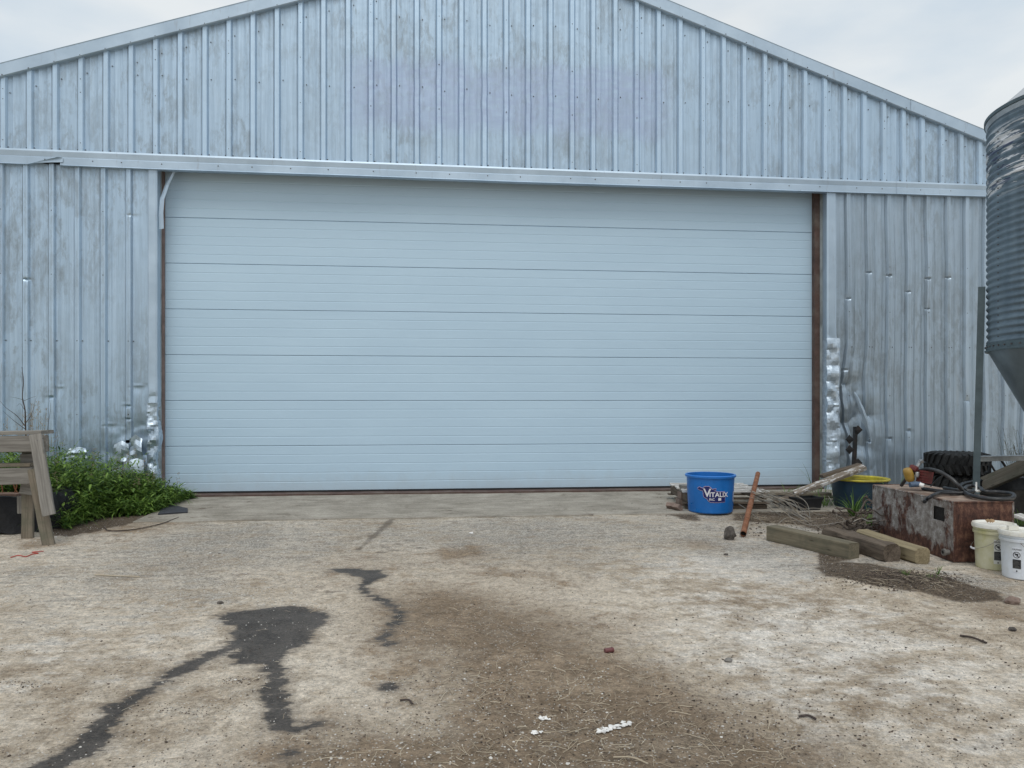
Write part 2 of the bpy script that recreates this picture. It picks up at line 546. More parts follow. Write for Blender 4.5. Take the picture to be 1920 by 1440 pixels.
M_CAPBR = simple('maroon_plastic', (0.13, 0.045, 0.045), 0.5, vs=20)
M_RUBMAT = simple('grey_rubber_flap', (0.035, 0.037, 0.045), 0.8)
M_REDWIRE = simple('red_twine', (0.42, 0.05, 0.035), 0.7)
M_ROOF = simple('roof_metal', (0.45, 0.47, 0.49), 0.45, 0.6, vs=2)
M_REDW = wood_mat('red_stained_board', (0.13, 0.06, 0.045), (0.34, 0.24, 0.19))
M_BUCKW = simple('white_bucket_plastic', (0.66, 0.70, 0.76), 0.4, vs=6, var=.06, bump=.03, dirt=(0.55, 0.57, 0.56))
def bucket_yellow():
    m = NT('yellowed_bucket_plastic')
    v = m.obj()
    a = m.ramp(m.noise(5, 6, .7, vec=v), [(0.35, (0.56, 0.54, 0.41)), (0.65, (0.43, 0.41, 0.20))])
    m.set(a, 0.42, 0, 0.5)
    return m.m
M_BUCKY = bucket_yellow()
M_LID = simple('bucket_lid_plastic', (0.74, 0.73, 0.68), 0.45, vs=8, var=.05, bump=.03, dirt=(0.62, 0.58, 0.48))
M_GALVBR = simple('galvanised_brace', (0.52, 0.55, 0.57), 0.4, 0.7, vs=9)

def leaf_mat(name, a, b, tr=0.3, rough=0.55):
    m = NT(name)
    g = m.n('ShaderNodeNewGeometry')
    col = m.ramp(g.outputs['Random Per Island'], [(0.0, a), (1.0, b)])
    m.set(col, rough, 0, 0.35)
    t = m.n('ShaderNodeBsdfTranslucent'); m.l(col, t.inputs['Color'])
    x = m.n('ShaderNodeMixShader'); x.inputs[0].default_value = tr
    m.l(m.b.outputs[0], x.inputs[1]); m.l(t.outputs[0], x.inputs[2])
    m.l(x.outputs[0], m.t.nodes['Material Output'].inputs['Surface'])
    return m.m
M_LEAF = leaf_mat('weed_leaf', (0.028, 0.08, 0.014), (0.24, 0.38, 0.075))
M_GRASS = leaf_mat('grass_blade', (0.05, 0.11, 0.022), (0.15, 0.25, 0.06))
M_DRYG = leaf_mat('dry_seed_head', (0.25, 0.19, 0.12), (0.42, 0.34, 0.24))
M_STRAW = leaf_mat('straw', (0.28, 0.22, 0.15), (0.66, 0.58, 0.45), tr=0.1, rough=0.8)
M_TWIG = simple('bare_twig', (0.055, 0.04, 0.035), 0.8, vs=30)
M_PEBL = leaf_mat('light_pebbles', (0.30, 0.27, 0.23), (0.66, 0.64, 0.60), tr=0.0, rough=0.9)
M_PEBD = leaf_mat('dark_clods', (0.035, 0.028, 0.022), (0.13, 0.10, 0.08), tr=0.0, rough=0.95)

def ground_mat():
    m = NT('packed_yard')
    n_big = m.noise(0.9, 8, 0.62, dist=0.4)
    n_mid = m.noise(5.5, 9, 0.72)
    n_str = m.noise(1.0, 8, 0.75, stretch=(2.6, 13, 3))
    n_fin = m.noise(55, 6, 0.8)
    n_vf = m.noise(210, 3, 0.8)
    f = m.math('ADD', m.math('MULTIPLY', n_big, .45), m.math('MULTIPLY', n_mid, .55))
    col = m.ramp(f, [(0.36, (0.31, 0.24, 0.168)), (0.47, (0.52, 0.44, 0.345)), (0.60, (0.84, 0.755, 0.64))])
    # light crushed-limestone dust
    wh = m.math('ADD', m.attr('white'), m.math('MULTIPLY_ADD', m.math('ADD', n_str, n_mid), 1.25, -1.25))
    whm = m.ramp(wh, [(0.38, 0.0), (0.72, 0.68)])
    col = m.mix(whm, col, m.ramp(n_mid, [(0.35, (0.60, 0.56, 0.515)), (0.60, (0.90, 0.86, 0.805))]))
    # grey gravelly part
    gr = m.math('ADD', m.attr('grey'), m.math('MULTIPLY_ADD', m.math('ADD', n_mid, n_str), 1.3, -1.3))
    grm = m.ramp(gr, [(0.16, 0.0), (0.66, 0.9)])
    col = m.mix(grm, col, m.ramp(n_fin, [(0.36, (0.14, 0.127, 0.108)), (0.60, (0.47, 0.44, 0.395))]))
    # brown soil / manure stain
    br = m.math('ADD', m.attr('brown'), m.math('MULTIPLY_ADD', m.math('ADD', n_mid, n_big), 2.2, -2.25))
    brm = m.ramp(br, [(0.12, 0.0), (0.62, 0.90)])
    col = m.mix(brm, col, m.ramp(f, [(0.38, (0.12, 0.08, 0.048)), (0.6, (0.31, 0.228, 0.15))]))
    # dark soil
    so = m.math('ADD', m.attr('soil'), m.math('MULTIPLY_ADD', m.math('ADD', n_mid, n_fin), 0.9, -0.9))
    som = m.ramp(so, [(0.36, 0.0), (0.55, 0.95)])
    col = m.mix(som, col, m.ramp(n_fin, [(0.36, (0.045, 0.032, 0.022)), (0.62, (0.15, 0.11, 0.075))]))
    # gravel speckle: single stones, darker and lighter than the fines
    vo = m.n('ShaderNodeTexVoronoi'); vo.inputs['Scale'].default_value = 75
    m.l(m.pos, vo.inputs['Vector'])
    sp = m.n('ShaderNodeSeparateColor'); m.l(vo.outputs['Color'], sp.inputs[0])
    inside = m.ramp(vo.outputs['Distance'], [(0.28, 1.0), (0.42, 0.0)])
    patch = m.ramp(m.noise(2.2, 6, .7, off=(4, 4, 0)), [(0.40, 0.25), (0.62, 1.0)])
    dk = m.math('MULTIPLY', m.math('MULTIPLY', m.math('GREATER_THAN', sp.outputs[0], 0.80), inside), patch)
    lt = m.math('MULTIPLY', m.math('MULTIPLY', m.math('GREATER_THAN', sp.outputs[1], 0.80), inside), patch)
    col = m.mix(m.math('MULTIPLY', dk, 0.7), col, (0.11, 0.10, 0.09))
    col = m.mix(m.math('MULTIPLY', lt, 0.65), col, (0.74, 0.72, 0.68))
    gg = m.ramp(m.math('ADD', m.math('MULTIPLY', n_fin, .55), m.math('MULTIPLY', n_vf, .45)), [(0.36, 0.42), (0.52, 1.0), (0.66, 1.45)])
    col = m.mix(0.85, col, gg, 'MULTIPLY')
    g2 = m.ramp(m.noise(19, 7, 0.85, off=(3, 3, 0)), [(0.36, 0.50), (0.50, 1.0), (0.64, 1.30)])
    col = m.mix(0.8, col, g2, 'MULTIPLY')
    # pits and dark grit thrown across the yard
    pt = m.math('MULTIPLY', m.ramp(m.noise(34, 5, 0.8, off=(7, 1, 0)), [(0.63, 0.0), (0.68, 0.75)]), patch)
    col = m.mix(pt, col, (0.10, 0.085, 0.068))
    # wet: water run from the drain; crisp ragged rim (signed distance + noise)
    we = m.math('ADD', m.attr('wet'), m.math('MULTIPLY_ADD', m.noise(9, 7, 0.7, stretch=(0.7, 1.5, 1)), 0.26, -0.155))
    wem = m.ramp(m.math('MULTIPLY_ADD', we, 4.0, 0.5), [(0.44, 1.0), (0.53, 0.0)])
    wem = m.math('MULTIPLY', wem, m.ramp(n_fin, [(0.3, 1.0), (0.75, 0.85)]))
    halo = m.ramp(m.math('MULTIPLY_ADD', we, 4.0, 0.5), [(0.50, 0.50), (0.78, 0.0)])
    col = m.mix(halo, col, (0.16, 0.135, 0.11))
    wc = m.ramp(m.math('ADD', m.math('MULTIPLY', n_fin, .5), m.math('MULTIPLY', n_mid, .5)), [(0.40, (0.030, 0.027, 0.026)), (0.60, (0.105, 0.094, 0.086))])
    col = m.mix(wem, col, wc)
    dm = m.ramp(m.math('MULTIPLY_ADD', m.math('ADD', m.attr('damp'), m.math('MULTIPLY_ADD', n_mid, 0.10, -0.065)), 4.0, 0.5), [(0.42, 0.7), (0.55, 0.0)])
    col = m.mix(dm, col, (0.12, 0.10, 0.08))
    rg = m.math('MULTIPLY_ADD', wem, -0.36, 0.95)
    m.set(col, rg, 0, 0.3)
    b1 = m.bump(n_fin, 0.9, 0.014)
    b2 = m.bump(n_vf, 0.5, 0.004, b1)
    m.bump(inside, 0.35, 0.004, b2)
    return m.m
M_GROUND = ground_mat()

def apron_mat():
    m = NT('old_concrete')
    a = m.noise(2.0, 9, .7); b = m.noise(45, 6, .8); c = m.noise(1.0, 6, .65, stretch=(2, 10, 2))
    col = m.ramp(m.math('ADD', m.math('MULTIPLY', a, .6), m.math('MULTIPLY', c, .4)), [(0.36, (0.20, 0.178, 0.145)), (0.62, (0.42, 0.385, 0.33))])
    col = m.mix(m.ramp(m.noise(3.1, 8, .75, off=(8, 3, 0)), [(0.58, 0), (0.66, .8)]), col, (0.11, 0.082, 0.058))
    col = m.mix(m.ramp(b, [(0.62, 0), (0.72, .5)]), col, (0.55, 0.53, 0.5))
    col = m.mix(0.8, col, m.ramp(b, [(0.3, 0.6), (0.65, 1.2)]), 'MULTIPLY')
    m.set(col, 0.92, 0, 0.25)
    m.bump(b, 0.5, 0.006)
    return m.m
M_APRON = apron_mat()

def tank_mat():
    m = NT('rusted_painted_tank')
    v = m.obj()
    a = m.noise(3.0, 9, .72, vec=v, stretch=(1.2, 1.2, .8), dist=.5)
    b = m.noise(20, 8, .75, vec=v, stretch=(1, 1, .6))
    c = m.noise(1.0, 8, .75, vec=v, stretch=(6, 6, 3.2), off=(2, 5, 0))
    rust = m.ramp(b, [(0.36, (0.030, 0.016, 0.013)), (0.5, (0.085, 0.038, 0.028)), (0.68, (0.21, 0.115, 0.075))])
    paint = m.ramp(m.noise(12, 7, .75, vec=v, off=(1, 1, 1)), [(0.36, (0.15, 0.125, 0.11)), (0.52, (0.29, 0.265, 0.245)), (0.66, (0.50, 0.49, 0.48))])
    geo = m.n('ShaderNodeTexCoord')
    q = m.n('ShaderNodeSeparateXYZ'); m.l(geo.outputs['Normal'], q.inputs[0])
    q2 = m.n('ShaderNodeSeparateXYZ'); m.l(v, q2.inputs[0])
    # one side kept its white paint, the short end rusted through
    side = m.math('MULTIPLY_ADD', m.math('ABSOLUTE', q.outputs['X']), 0.13, -0.12)
    low = m.ramp(q2.outputs['Z'], [(0.05, -0.13), (0.16, 0.0)])
    low = m.math('MULTIPLY_ADD', m.ramp(q2.outputs['Z'], [(0.0, 1.0), (0.16, 0.0)]), -0.16, side)
    k = m.math('ADD', m.math('ADD', m.math('MULTIPLY', a, .62), m.math('MULTIPLY', c, .42)), low)
    col = m.mix(m.ramp(k, [(0.475, 0), (0.525, .95)]), rust, paint)
    sc = m.ramp(m.noise(1.0, 6, .6, vec=v, stretch=(14, 14, 75), dist=.3), [(0.655, 0.0), (0.675, .9)])
    col = m.mix(sc, col, (0.03, 0.022, 0.018))
    m.set(col, 0.72, 0.1, 0.35)
    m.bump(b, 0.6, 0.006)
    return m.m
M_TANK = tank_mat()
M_TANKTOP = simple('rusted_tank_top', (0.30, 0.235, 0.19), 0.85, vs=9, var=.4, dirt=(0.13, 0.06, 0.035))

def silo_mat():
    m = NT('aged_galvanised_silo')
    a = m.noise(2.5, 8, .7); st = m.noise(1.0, 5, .6, stretch=(7, 7, .5))
    col = m.ramp(m.math('ADD', m.math('MULTIPLY', a, .5), m.math('MULTIPLY', st, .5)), [(0.36, (0.11, 0.145, 0.175)), (0.64, (0.24, 0.30, 0.345))])
    s = m.sep()
    # what is left of a peeling printed band: navy ink and white backing curling away
    def inside(lo, hi, e):
        u = m.n('ShaderNodeMapRange'); m.l(s['Z'], u.inputs[0]); u.inputs[1].default_value = lo - e; u.inputs[2].default_value = lo + e
        d = m.n('ShaderNodeMapRange'); m.l(s['Z'], d.inputs[0]); d.inputs[1].default_value = hi - e; d.inputs[2].default_value = hi + e
        d.inputs[3].default_value = 1; d.inputs[4].default_value = 0
        return m.math('MULTIPLY', u.outputs[0], d.outputs[0])
    bnd = inside(3.34, 3.98, 0.05)
    pn = m.noise(1.0, 4, .65, stretch=(2.0, 2.0, 24), dist=.4)
    pn2 = m.noise(1.0, 4, .65, stretch=(2.4, 2.4, 20), off=(4, 1, 2), dist=.4)
    white = m.math('MULTIPLY', m.ramp(pn, [(0.535, 0), (0.56, 1)]), bnd)
    navy = m.math('MULTIPLY', m.ramp(pn2, [(0.52, 0), (0.55, 1)]), m.math('MULTIPLY', bnd, inside(3.42, 3.86, 0.03)))
    col = m.mix(navy, col, (0.02, 0.03, 0.085))
    col = m.mix(white, col, (0.74, 0.75, 0.77))
    ink = m.math('MAXIMUM', navy, white)
    m.set(col, m.ramp(st, [(0.3, .36), (0.7, .55)]), m.math('MULTIPLY_ADD', ink, -0.6, 0.6))
    m.bump(m.math('ADD', white, m.math('MULTIPLY', a, .15)), 0.4, 0.008)
    return m.m
M_SILO = silo_mat()
M_SILOLEG2 = simple('dull_jamb_metal', (0.36, 0.41, 0.43), 0.6, 0.2, vs=5, dirt=(0.16, 0.17, 0.17))
M_CONE = simple('hopper_galvanised', (0.20, 0.24, 0.265), 0.42, 0.6, vs=3, var=.2)
M_SILOLEG = simple('silo_leg_steel', (0.10, 0.135, 0.15), 0.5, 0.4, vs=6, var=.2)

# ------------------------------------------------------------------ ground
def axis(lo, hi, step, far):
    a = list(np.arange(lo, hi + 1e-6, step))
    s = step; v = a[-1]; right = []
    while v < far:
        s *= 1.45; v += s; right.append(v)
    s = step; v = a[0]; left = []
    while v > -far:
        s *= 1.45; v -= s; left.append(v)
    return np.array(left[::-1] + a + right)

gx, gy = axis(-6.4, 8.8, 0.034, 600), axis(-9.2, 0.6, 0.030, 600)
X, Y = np.meshgrid(gx, gy)
P = np.stack([X.ravel(), Y.ravel()], 1)

def seg_d(P, a, b):
    a = np.array(a[:2]); b = np.array(b[:2]); ab = b - a
    t = np.clip(((P - a) @ ab) / max(ab @ ab, 1e-9), 0, 1)
    return np.hypot(*(P - (a + t[:, None] * ab)).T), t

def poly_sd(P, pxs):
    q = [G(*p) for p in pxs]; n = len(q)
    d = np.full(len(P), 1e9); ins = np.zeros(len(P), bool)
    for i in range(n):
        a, b = q[i], q[(i + 1) % n]
        d = np.minimum(d, seg_d(P, a, b)[0])
        c = ((a.y > P[:, 1]) != (b.y > P[:, 1]))
        with np.errstate(divide='ignore', invalid='ignore'):
            xx = (b.x - a.x) * (P[:, 1] - a.y) / (b.y - a.y + 1e-12) + a.x
        ins ^= c & (P[:, 0] < xx)
    return np.where(ins, -d, d)

def trail_sd(P, pts):
    q = []
    for (x, y, wpx) in pts:
        g = G(x, y); Z = (g - CAM).dot(FW)
        q.append((g, wpx * 1.05 * Z / F / 2))
    d = np.full(len(P), 1e9)
    for (a, ra), (b, rb) in zip(q, q[1:]):
        dd, t = seg_d(P, a, b)
        d = np.minimum(d, dd - (ra * (1 - t) + rb * t))
    return d

def ell(P, px, py, rx, ry):
    g = G(px, py); Z = (g - CAM).dot(FW)
    r = rx * Z / F
    g2 = G(px, py - ry); rl = (g2 - g).length
    e = np.sqrt(((P[:, 0] - g.x) / r) ** 2 + ((P[:, 1] - g.y) / max(rl, .02)) ** 2)
    return e

near = (P[:, 0] > -9) & (P[:, 0] < 11) & (P[:, 1] > -9.6) & (P[:, 1] < 1)
Q = P[near]
wet = poly_sd(Q, [(413,1155),(440,1150),(500,1140),(545,1136),(575,1142),(608,1150),(605,1165),(578,1182),(572,1198),(545,1212),(520,1228),(512,1240),(480,1237),(447,1240),(440,1232),(443,1222),(460,1213),(440,1205),(443,1190),(452,1170),(430,1168)])
wet = np.minimum(wet, trail_sd(Q, [(455,1205,16),(400,1226,17),(370,1240,14),(335,1258,14),(300,1280,9),(265,1303,12),(225,1328,26),(205,1350,14),(180,1372,26),(170,1398,38),(130,1420,38),(85,1442,44),(30,1470,50)]))
wet = np.minimum(wet, trail_sd(Q, [(505,1235,14),(515,1255,12),(525,1275,18),(505,1292,18),(510,1312,18),(525,1338,22),(530,1362,26),(552,1370,16),(590,1360,14)]))
wet = np.minimum(wet, trail_sd(Q, [(632,1068,8),(655,1070,24),(688,1075,40),(700,1080,30),(692,1090,6),(678,1100,2),(690,1114,4),(720,1124,3),(738,1138,5),(750,1152,7),(742,1168,10),(735,1180,5),(716,1198,5),(735,1208,12)]))
wet = np.minimum(wet, trail_sd(Q, [(728,1289,6),(736,1290,7)]))
wet = np.minimum(wet, trail_sd(Q, [(545,1417,5),(552,1417,5)]))
damp = trail_sd(Q, [(748,958,5),(726,982,9),(700,1006,9),(672,1030,3)])
for (x, y, r) in [(740,1030,12),(716,1034,12),(745,1019,9),(768,1012,10),(716,1022,5),(785,1026,4),(620,1109,8),(600,1100,9),(636,1108,4),(648,1097,5)]:
    damp = np.minimum(damp, trail_sd(Q, [(x - r / 2, y, 5), (x + r / 2, y, 5)]))

brown = 0.55 - poly_sd(Q, [(750,1120),(800,1105),(900,1120),(1000,1150),(1080,1180),(1105,1225),(1180,1262),(1280,1300),(1400,1345),(1500,1390),(1580,1445),(1600,1500),(600,1500),(560,1420),(640,1395),(800,1395),(880,1350),(880,1290),(830,1240),(770,1190),(740,1150)]) * 1.15
brown = np.clip(brown, -0.6, 0.85)
for (x, y, rx, ry, s) in [(880,1036,80,22,.75),(1310,1022,60,12,.7),(1180,942,90,16,.75),(1000,1085,80,25,.3),(1560,1130,70,14,.2),(1200,1160,70,14,.35),(330,1330,70,16,.05),(170,1275,60,12,.35),(820,1090,120,40,.35),(700,1060,170,45,.42),(560,1100,200,60,.28),(950,1060,260,60,.42),(330,1250,120,30,.25),(1050,1380,420,60,.3),(480,1015,100,10,.0),(230,982,160,18,.7),(80,1022,50,6,.5),(700,1360,150,60,.05),(1870,1140,90,24,.75)]:
    e = ell(Q, x, y, rx, ry)
    brown = np.maximum(brown, s * np.exp(-e ** 2 * 0.9) + (-0.15))
soil = 0.75 - poly_sd(Q, [(1545,1068),(1575,1058),(1640,1062),(1700,1080),(1770,1092),(1860,1112),(1862,1122),(1800,1124),(1740,1112),(1640,1100),(1560,1084)]) * 5.0
soil = np.maximum(soil, 0.72 - poly_sd(Q, [(1160,925),(1290,922),(1300,975),(1230,955),(1165,948)]) * 4)
soil = np.maximum(soil, 0.70 - poly_sd(Q, [(0,960),(60,990),(130,1005),(220,985),(330,965),(345,930),(0,900)]) * 3.5)
soil = np.maximum(soil, 0.62 - poly_sd(Q, [(1380,975),(1500,985),(1560,1000),(1640,1000),(1660,925),(1390,925)]) * 4.0)
soil = np.maximum(soil, 0.60 - poly_sd(Q, [(1540,1062),(1650,1030),(1660,1000),(1540,1000)]) * 6.0)
soil = np.clip(soil, -0.5, 0.9)
white = np.zeros(len(Q)) - 0.1
for (x, y, rx, ry, s) in [(1500,1200,420,150,.55),(1450,1060,300,40,.72),(1780,1250,260,130,.45),(1250,1120,240,60,.35),(1450,1020,180,28,.6),(1750,1075,140,22,.55),(330,1180,260,90,.42),(120,1220,260,90,.42),(250,1380,260,60,.2),(120,1120,220,40,.3),(1700,1400,260,90,.35),(560,1300,260,110,.28),(700,1230,120,60,.2),(1330,985,120,18,.4),(60,1010,90,14,.3)]:
    e = ell(Q, x, y, rx, ry)
    white = np.maximum(white, s * np.exp(-e ** 2 * 0.8))
white = white - np.clip(soil, 0, 1) * 0.5
grey = np.zeros(len(Q)) - 0.2
for (x, y, rx, ry, s) in [(450,1015,330,45,.58),(300,1065,280,60,.45),(60,1080,160,40,.4),(640,1000,260,44,.42),(1000,1000,380,40,.6),(1450,960,300,26,.6),(1300,1000,190,34,.55),(1450,1030,200,20,.6),(1600,1062,220,20,.62),(1800,1095,120,22,.6),(1560,985,200,26,.6),(100,1080,200,60,.2)]:
    e = ell(Q, x, y, rx, ry)
    grey = np.maximum(grey, s * np.exp(-e ** 2 * 0.7))

ZZ = np.array([gz(0, y) for y in gy])
Zg = np.repeat(ZZ[:, None], len(gx), 1).ravel()
bumpz = (fbm(P[:, 0] * 1.3, P[:, 1] * 1.3, 3, 4) - .47) * 0.03 + (fbm(P[:, 0] * 9, P[:, 1] * 9, 9, 3) - .43) * 0.010
fade = np.clip((-P[:, 1] - 0.5) / 2.0, 0.0, 1)
Zg = Zg + bumpz * fade * near
soil_f = np.full(len(P), -0.5); soil_f[near] = soil
mound = ell(Q, 1700, 1092, 170, 20)
Zm = np.zeros(len(P)); Zm[near] = 0.035 * np.exp(-mound ** 2) + np.clip(soil - 0.2, 0, 0.6) * (fbm(Q[:, 0] * 22, Q[:, 1] * 22, 5, 2) - .3) * 0.035
Zg += Zm * (P[:, 1] < -1.9)
nx, ny = len(gx), len(gy)
verts = np.stack([P[:, 0], P[:, 1], Zg], 1)
idx = np.arange(nx * ny).reshape(ny, nx)
faces = np.stack([idx[:-1, :-1], idx[:-1, 1:], idx[1:, 1:], idx[1:, :-1]], -1).reshape(-1, 4)
me = bpy.data.meshes.new('ground')
me.vertices.add(len(verts)); me.vertices.foreach_set('co', verts.ravel())
me.loops.add(faces.size); me.loops.foreach_set('vertex_index', faces.ravel().astype(np.int32))
me.polygons.add(len(faces))
me.polygons.foreach_set('loop_start', np.arange(0, faces.size, 4, dtype=np.int32))
me.polygons.foreach_set('use_smooth', np.ones(len(faces), bool))
me.update(calc_edges=True)
for nm, val, dflt in (('wet', wet, 5.0), ('damp', damp, 5.0), ('brown', brown, -0.3), ('soil', soil, -0.5), ('white', white, 0.1), ('grey', grey, 0.1)):
    arr = np.full(len(P), dflt); arr[near] = val
    if nm in ('wet', 'damp'): arr = np.clip(arr, -1, 1)
    at = me.attributes.new(nm, 'FLOAT', 'POINT'); at.data.foreach_set('value', arr.astype(np.float32))
me.materials.append(M_GROUND)
go = bpy.data.objects.new('ground', me); COL.objects.link(go)
tag(go, 'packed limestone yard with dark water run and brown dirt stains', 'ground', kind='structure')

def gh(x, y):
    """true ground height incl. bumps (nearest grid node)"""
    i = int(np.clip(np.searchsorted(gx, x), 0, nx - 1)); j = int(np.clip(np.searchsorted(gy, y), 0, ny - 1))
    return float(Zg[j * nx + i])

# concrete apron in front of the door
ax0, ax1 = W(352, 940).x, W(1575, 930).x
ap = MB()
xs = np.arange(ax0, ax1 + .2, 0.12); ys = [0.14, -0.02, -0.4, -0.8, -1.2, -1.6, -1.86]
for j, y in enumerate(ys):
    for x in xs:
        yy = y + (0.05 * mn.noise(Vector((x * 1.7, 3, 0))) + 0.02 * mn.noise(Vector((x * 8, 3, 0))) if j == len(ys) - 1 else 0)
        ap.v.append((x, yy, gz(x, yy) + 0.012 + 0.004 * mn.noise(Vector((x, yy, 0)) * 2)))
nxx = len(xs)
for x in xs:
    v = ap.v[(len(ys) - 1) * nxx + list(xs).index(x)]
    ap.v.append((v[0], v[1] - 0.004, v[2] - 0.05))
for j in range(len(ys)):
    for i in range(nxx - 1):
        a = j * nxx + i
        ap.f.append((a, a + nxx, a + nxx + 1, a + 1))
o = ap.build('concrete_apron', M_APRON, smooth=40)
tag(o, 'worn concrete apron strip right below the wide white door', 'concrete apron', kind='structure')

# ------------------------------------------------------------------ barn
XL, XR = -8.25, 10.3
BL = 24.0
def rake(px0, py0, px1, py1):
    a, b = W(px0, py0), W(px1, py1)
    s = (b.z - a.z) / (b.x - a.x)
    return lambda x: a.z + s * (x - a.x), s
rl, sl = rake(0, 148, 583, 0)
rr, sr = rake(1280, 39, 1847, 270)
XA = (rr(0) - rl(0)) / (sl - sr)
def rk(x): return rl(x) if x < XA else rr(x)

barn = thing('metal_barn', (XA, 0, 0), 'long galvanised metal barn with a gable front and wide overhead door', 'barn')

def hz_bot(x):
    xs_ = [W(p, 0).x for p in (0, 300, 640, 960, 1280, 1520, 1847)]
    zs_ = [W(p, q).z for p, q in ((0, 308), (300, 320), (640, 331), (960, 343), (1280, 353), (1520, 361), (1847, 371))]
    return float(np.interp(x, xs_, zs_))
def hz_top(x):
    xs_ = [W(p, 0).x for p in (0, 640, 1280, 1847)]
    zs_ = [W(p, q).z for p, q in ((0, 278), (640, 303), (1280, 327), (1847, 347))]
    return float(np.interp(x, xs_, zs_))

def voro(x, z, s, seed=0.0):
    d, _ = mn.voronoi(Vector((x / s, seed, z / s)))
    return d[0]

def sheet(name, x0, x1, ribs, zb, zt, rowsz=None, nrow=6, disp=None, parent=None, mat=None, skip=None, fine=False, y0=0.0, label=None):
    """one corrugated sheet; ribs at their x, profile pushed towards -y"""
    cols = {round(x0, 4): 0.0, round(x1, 4): 0.0}
    allr = sorted(ribs)
    def prof(x):
        h = 0.0
        for r in allr:
            d = abs(x - r)
            if d < 0.046: h = max(h, 0.034 * min(1, (0.046 - d) / 0.020))
        for a, b in zip(allr, allr[1:]):
            for t in (1/3, 2/3):
                d = abs(x - (a + (b - a) * t))
                if d < 0.012: h = max(h, 0.0045 * (1 - d / 0.012))
        return h
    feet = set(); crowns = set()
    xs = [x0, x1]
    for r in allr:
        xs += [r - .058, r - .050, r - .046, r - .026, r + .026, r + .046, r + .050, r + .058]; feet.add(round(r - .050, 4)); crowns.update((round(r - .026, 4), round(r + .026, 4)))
    for a, b in zip(allr, allr[1:]):
        for t in (1/3, 2/3):
            c = a + (b - a) * t
            xs += [c - .012, c, c + .012]
    if fine: xs += list(np.arange(x0, x1, 0.035))
    if x0 < XA < x1: xs.append(XA)
    xs = sorted(set(round(float(x), 4) for x in xs if x0 - 1e-6 <= x <= x1 + 1e-6))
    m = MB(); vs = []
    if rowsz is None:
        T = [i / nrow for i in range(nrow + 1)]
        rows = lambda x: [zb(x) + t * (zt(x) - zb(x)) for t in T]
        nr = len(T)
    else:
        rs_ = sorted(rowsz)
        def rows(x):
            lo, hi = zb(x), zt(x)
            return [lo + (r - rs_[0]) / (rs_[-1] - rs_[0]) * (hi - lo) for r in rs_]
        nr = len(rs_)
    for x in xs:
        h = prof(x)
        for z in rows(x):
            dx, dy, k = disp(x, z) if disp else (0, 0, 1)
            wv = 0.0025 * mn.noise(Vector((x * 1.3, 2.2, z * .8)))
            vs.append((x + dx, y0 - h * k + dy + wv, z))
    fs = []
    for i in range(len(xs) - 1):
        for j in range(nr - 1):
            a = i * nr + j
            if skip and skip((vs[a][0] + vs[a+nr][0]) / 2, (vs[a][2] + vs[a+1][2]) / 2): continue
            fs.append((a, a + nr, a + nr + 1, a + 1))
    m.add(vs, fs)
    o = m.build(name, mat or M_WALL, parent, smooth=22)
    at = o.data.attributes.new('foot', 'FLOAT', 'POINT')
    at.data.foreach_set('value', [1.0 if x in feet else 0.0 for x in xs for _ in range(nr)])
    at = o.data.attributes.new('crown_sheen', 'FLOAT', 'POINT')
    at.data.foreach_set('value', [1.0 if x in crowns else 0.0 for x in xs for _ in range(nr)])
    if label: o['label'] = label
    return o

# gable ribs as measured across the front
gpx = [8,57,105,153,200,247,293,339,385,430,475,520,564,607,653.3,695.7,738.3,781.7,823.3,865,908.3,949,990,1031.7,1072.3,1111.7,1153.3,1193.3,1234.3,1275,
       1317.3,1356,1394.3,1433.3,1471,1508.3,1545.7,1582.3,1619.3,1656,1692.7,1728.3,1765,1800.7,1835.7]
gr = [W(p, 400).x for p in gpx]
while gr[0] > XL + .35: gr.insert(0, gr[0] - .306)
while gr[-1] < XR - .35: gr.append(gr[-1] + .302)
def gable_disp(x, z):
    # part of the gable where a sign was pulled off: ribs beaten flat and wavy
    cx = math.exp(-((x - 1.1) / 1.9) ** 4); cz = math.exp(-((z - 5.42) / .42) ** 4)
    q = cx * cz
    n = mn.noise(Vector((x * 2.5, 0, z * 2.2)))
    return (0.010 * q * mn.noise(Vector((x * 3, 7, z * 3.5))), 0.004 * q * n, 1 - q * (0.30 + 0.25 * mn.noise(Vector((x * 1.7, 3, z * 2)))))
k = 0
edges = [XL]
while k + 3 < len(gr):
    edges.append(gr[k + 2] + 0.046); k += 3
edges[-1] = XR if XR - edges[-1] < .5 else edges[-1]
if edges[-1] < XR: edges.append(XR)
for a, b in zip(edges, edges[1:]):
    rb = [r for r in gr if a - .06 < r < b + .4]
    rb = [r for r in rb if r - .041 >= a - 0.02 and r + .041 <= b + 0.35]
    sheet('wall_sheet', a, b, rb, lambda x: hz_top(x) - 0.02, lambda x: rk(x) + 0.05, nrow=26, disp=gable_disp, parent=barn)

# lower walls
lpx = [2, 49, 97.7, 145.7, 194.3, 241.7]
lr = [W(p, 500).x for p in lpx]
while lr[0] > XL + .35: lr.insert(0, lr[0] - .3075)
rpx = [1591, 1629, 1667, 1703, 1740, 1778, 1812, 1848]
rrb = [W(p, 500).x for p in rpx]
while rrb[-1] < XR - .35: rrb.append(rrb[-1] + .298)
xoL, xoR = W(296, 500).x, W(1549, 500).x      # opening edges
xtL, xtR = W(278, 500).x, W(1567, 500).x      # outer edge of corner trims

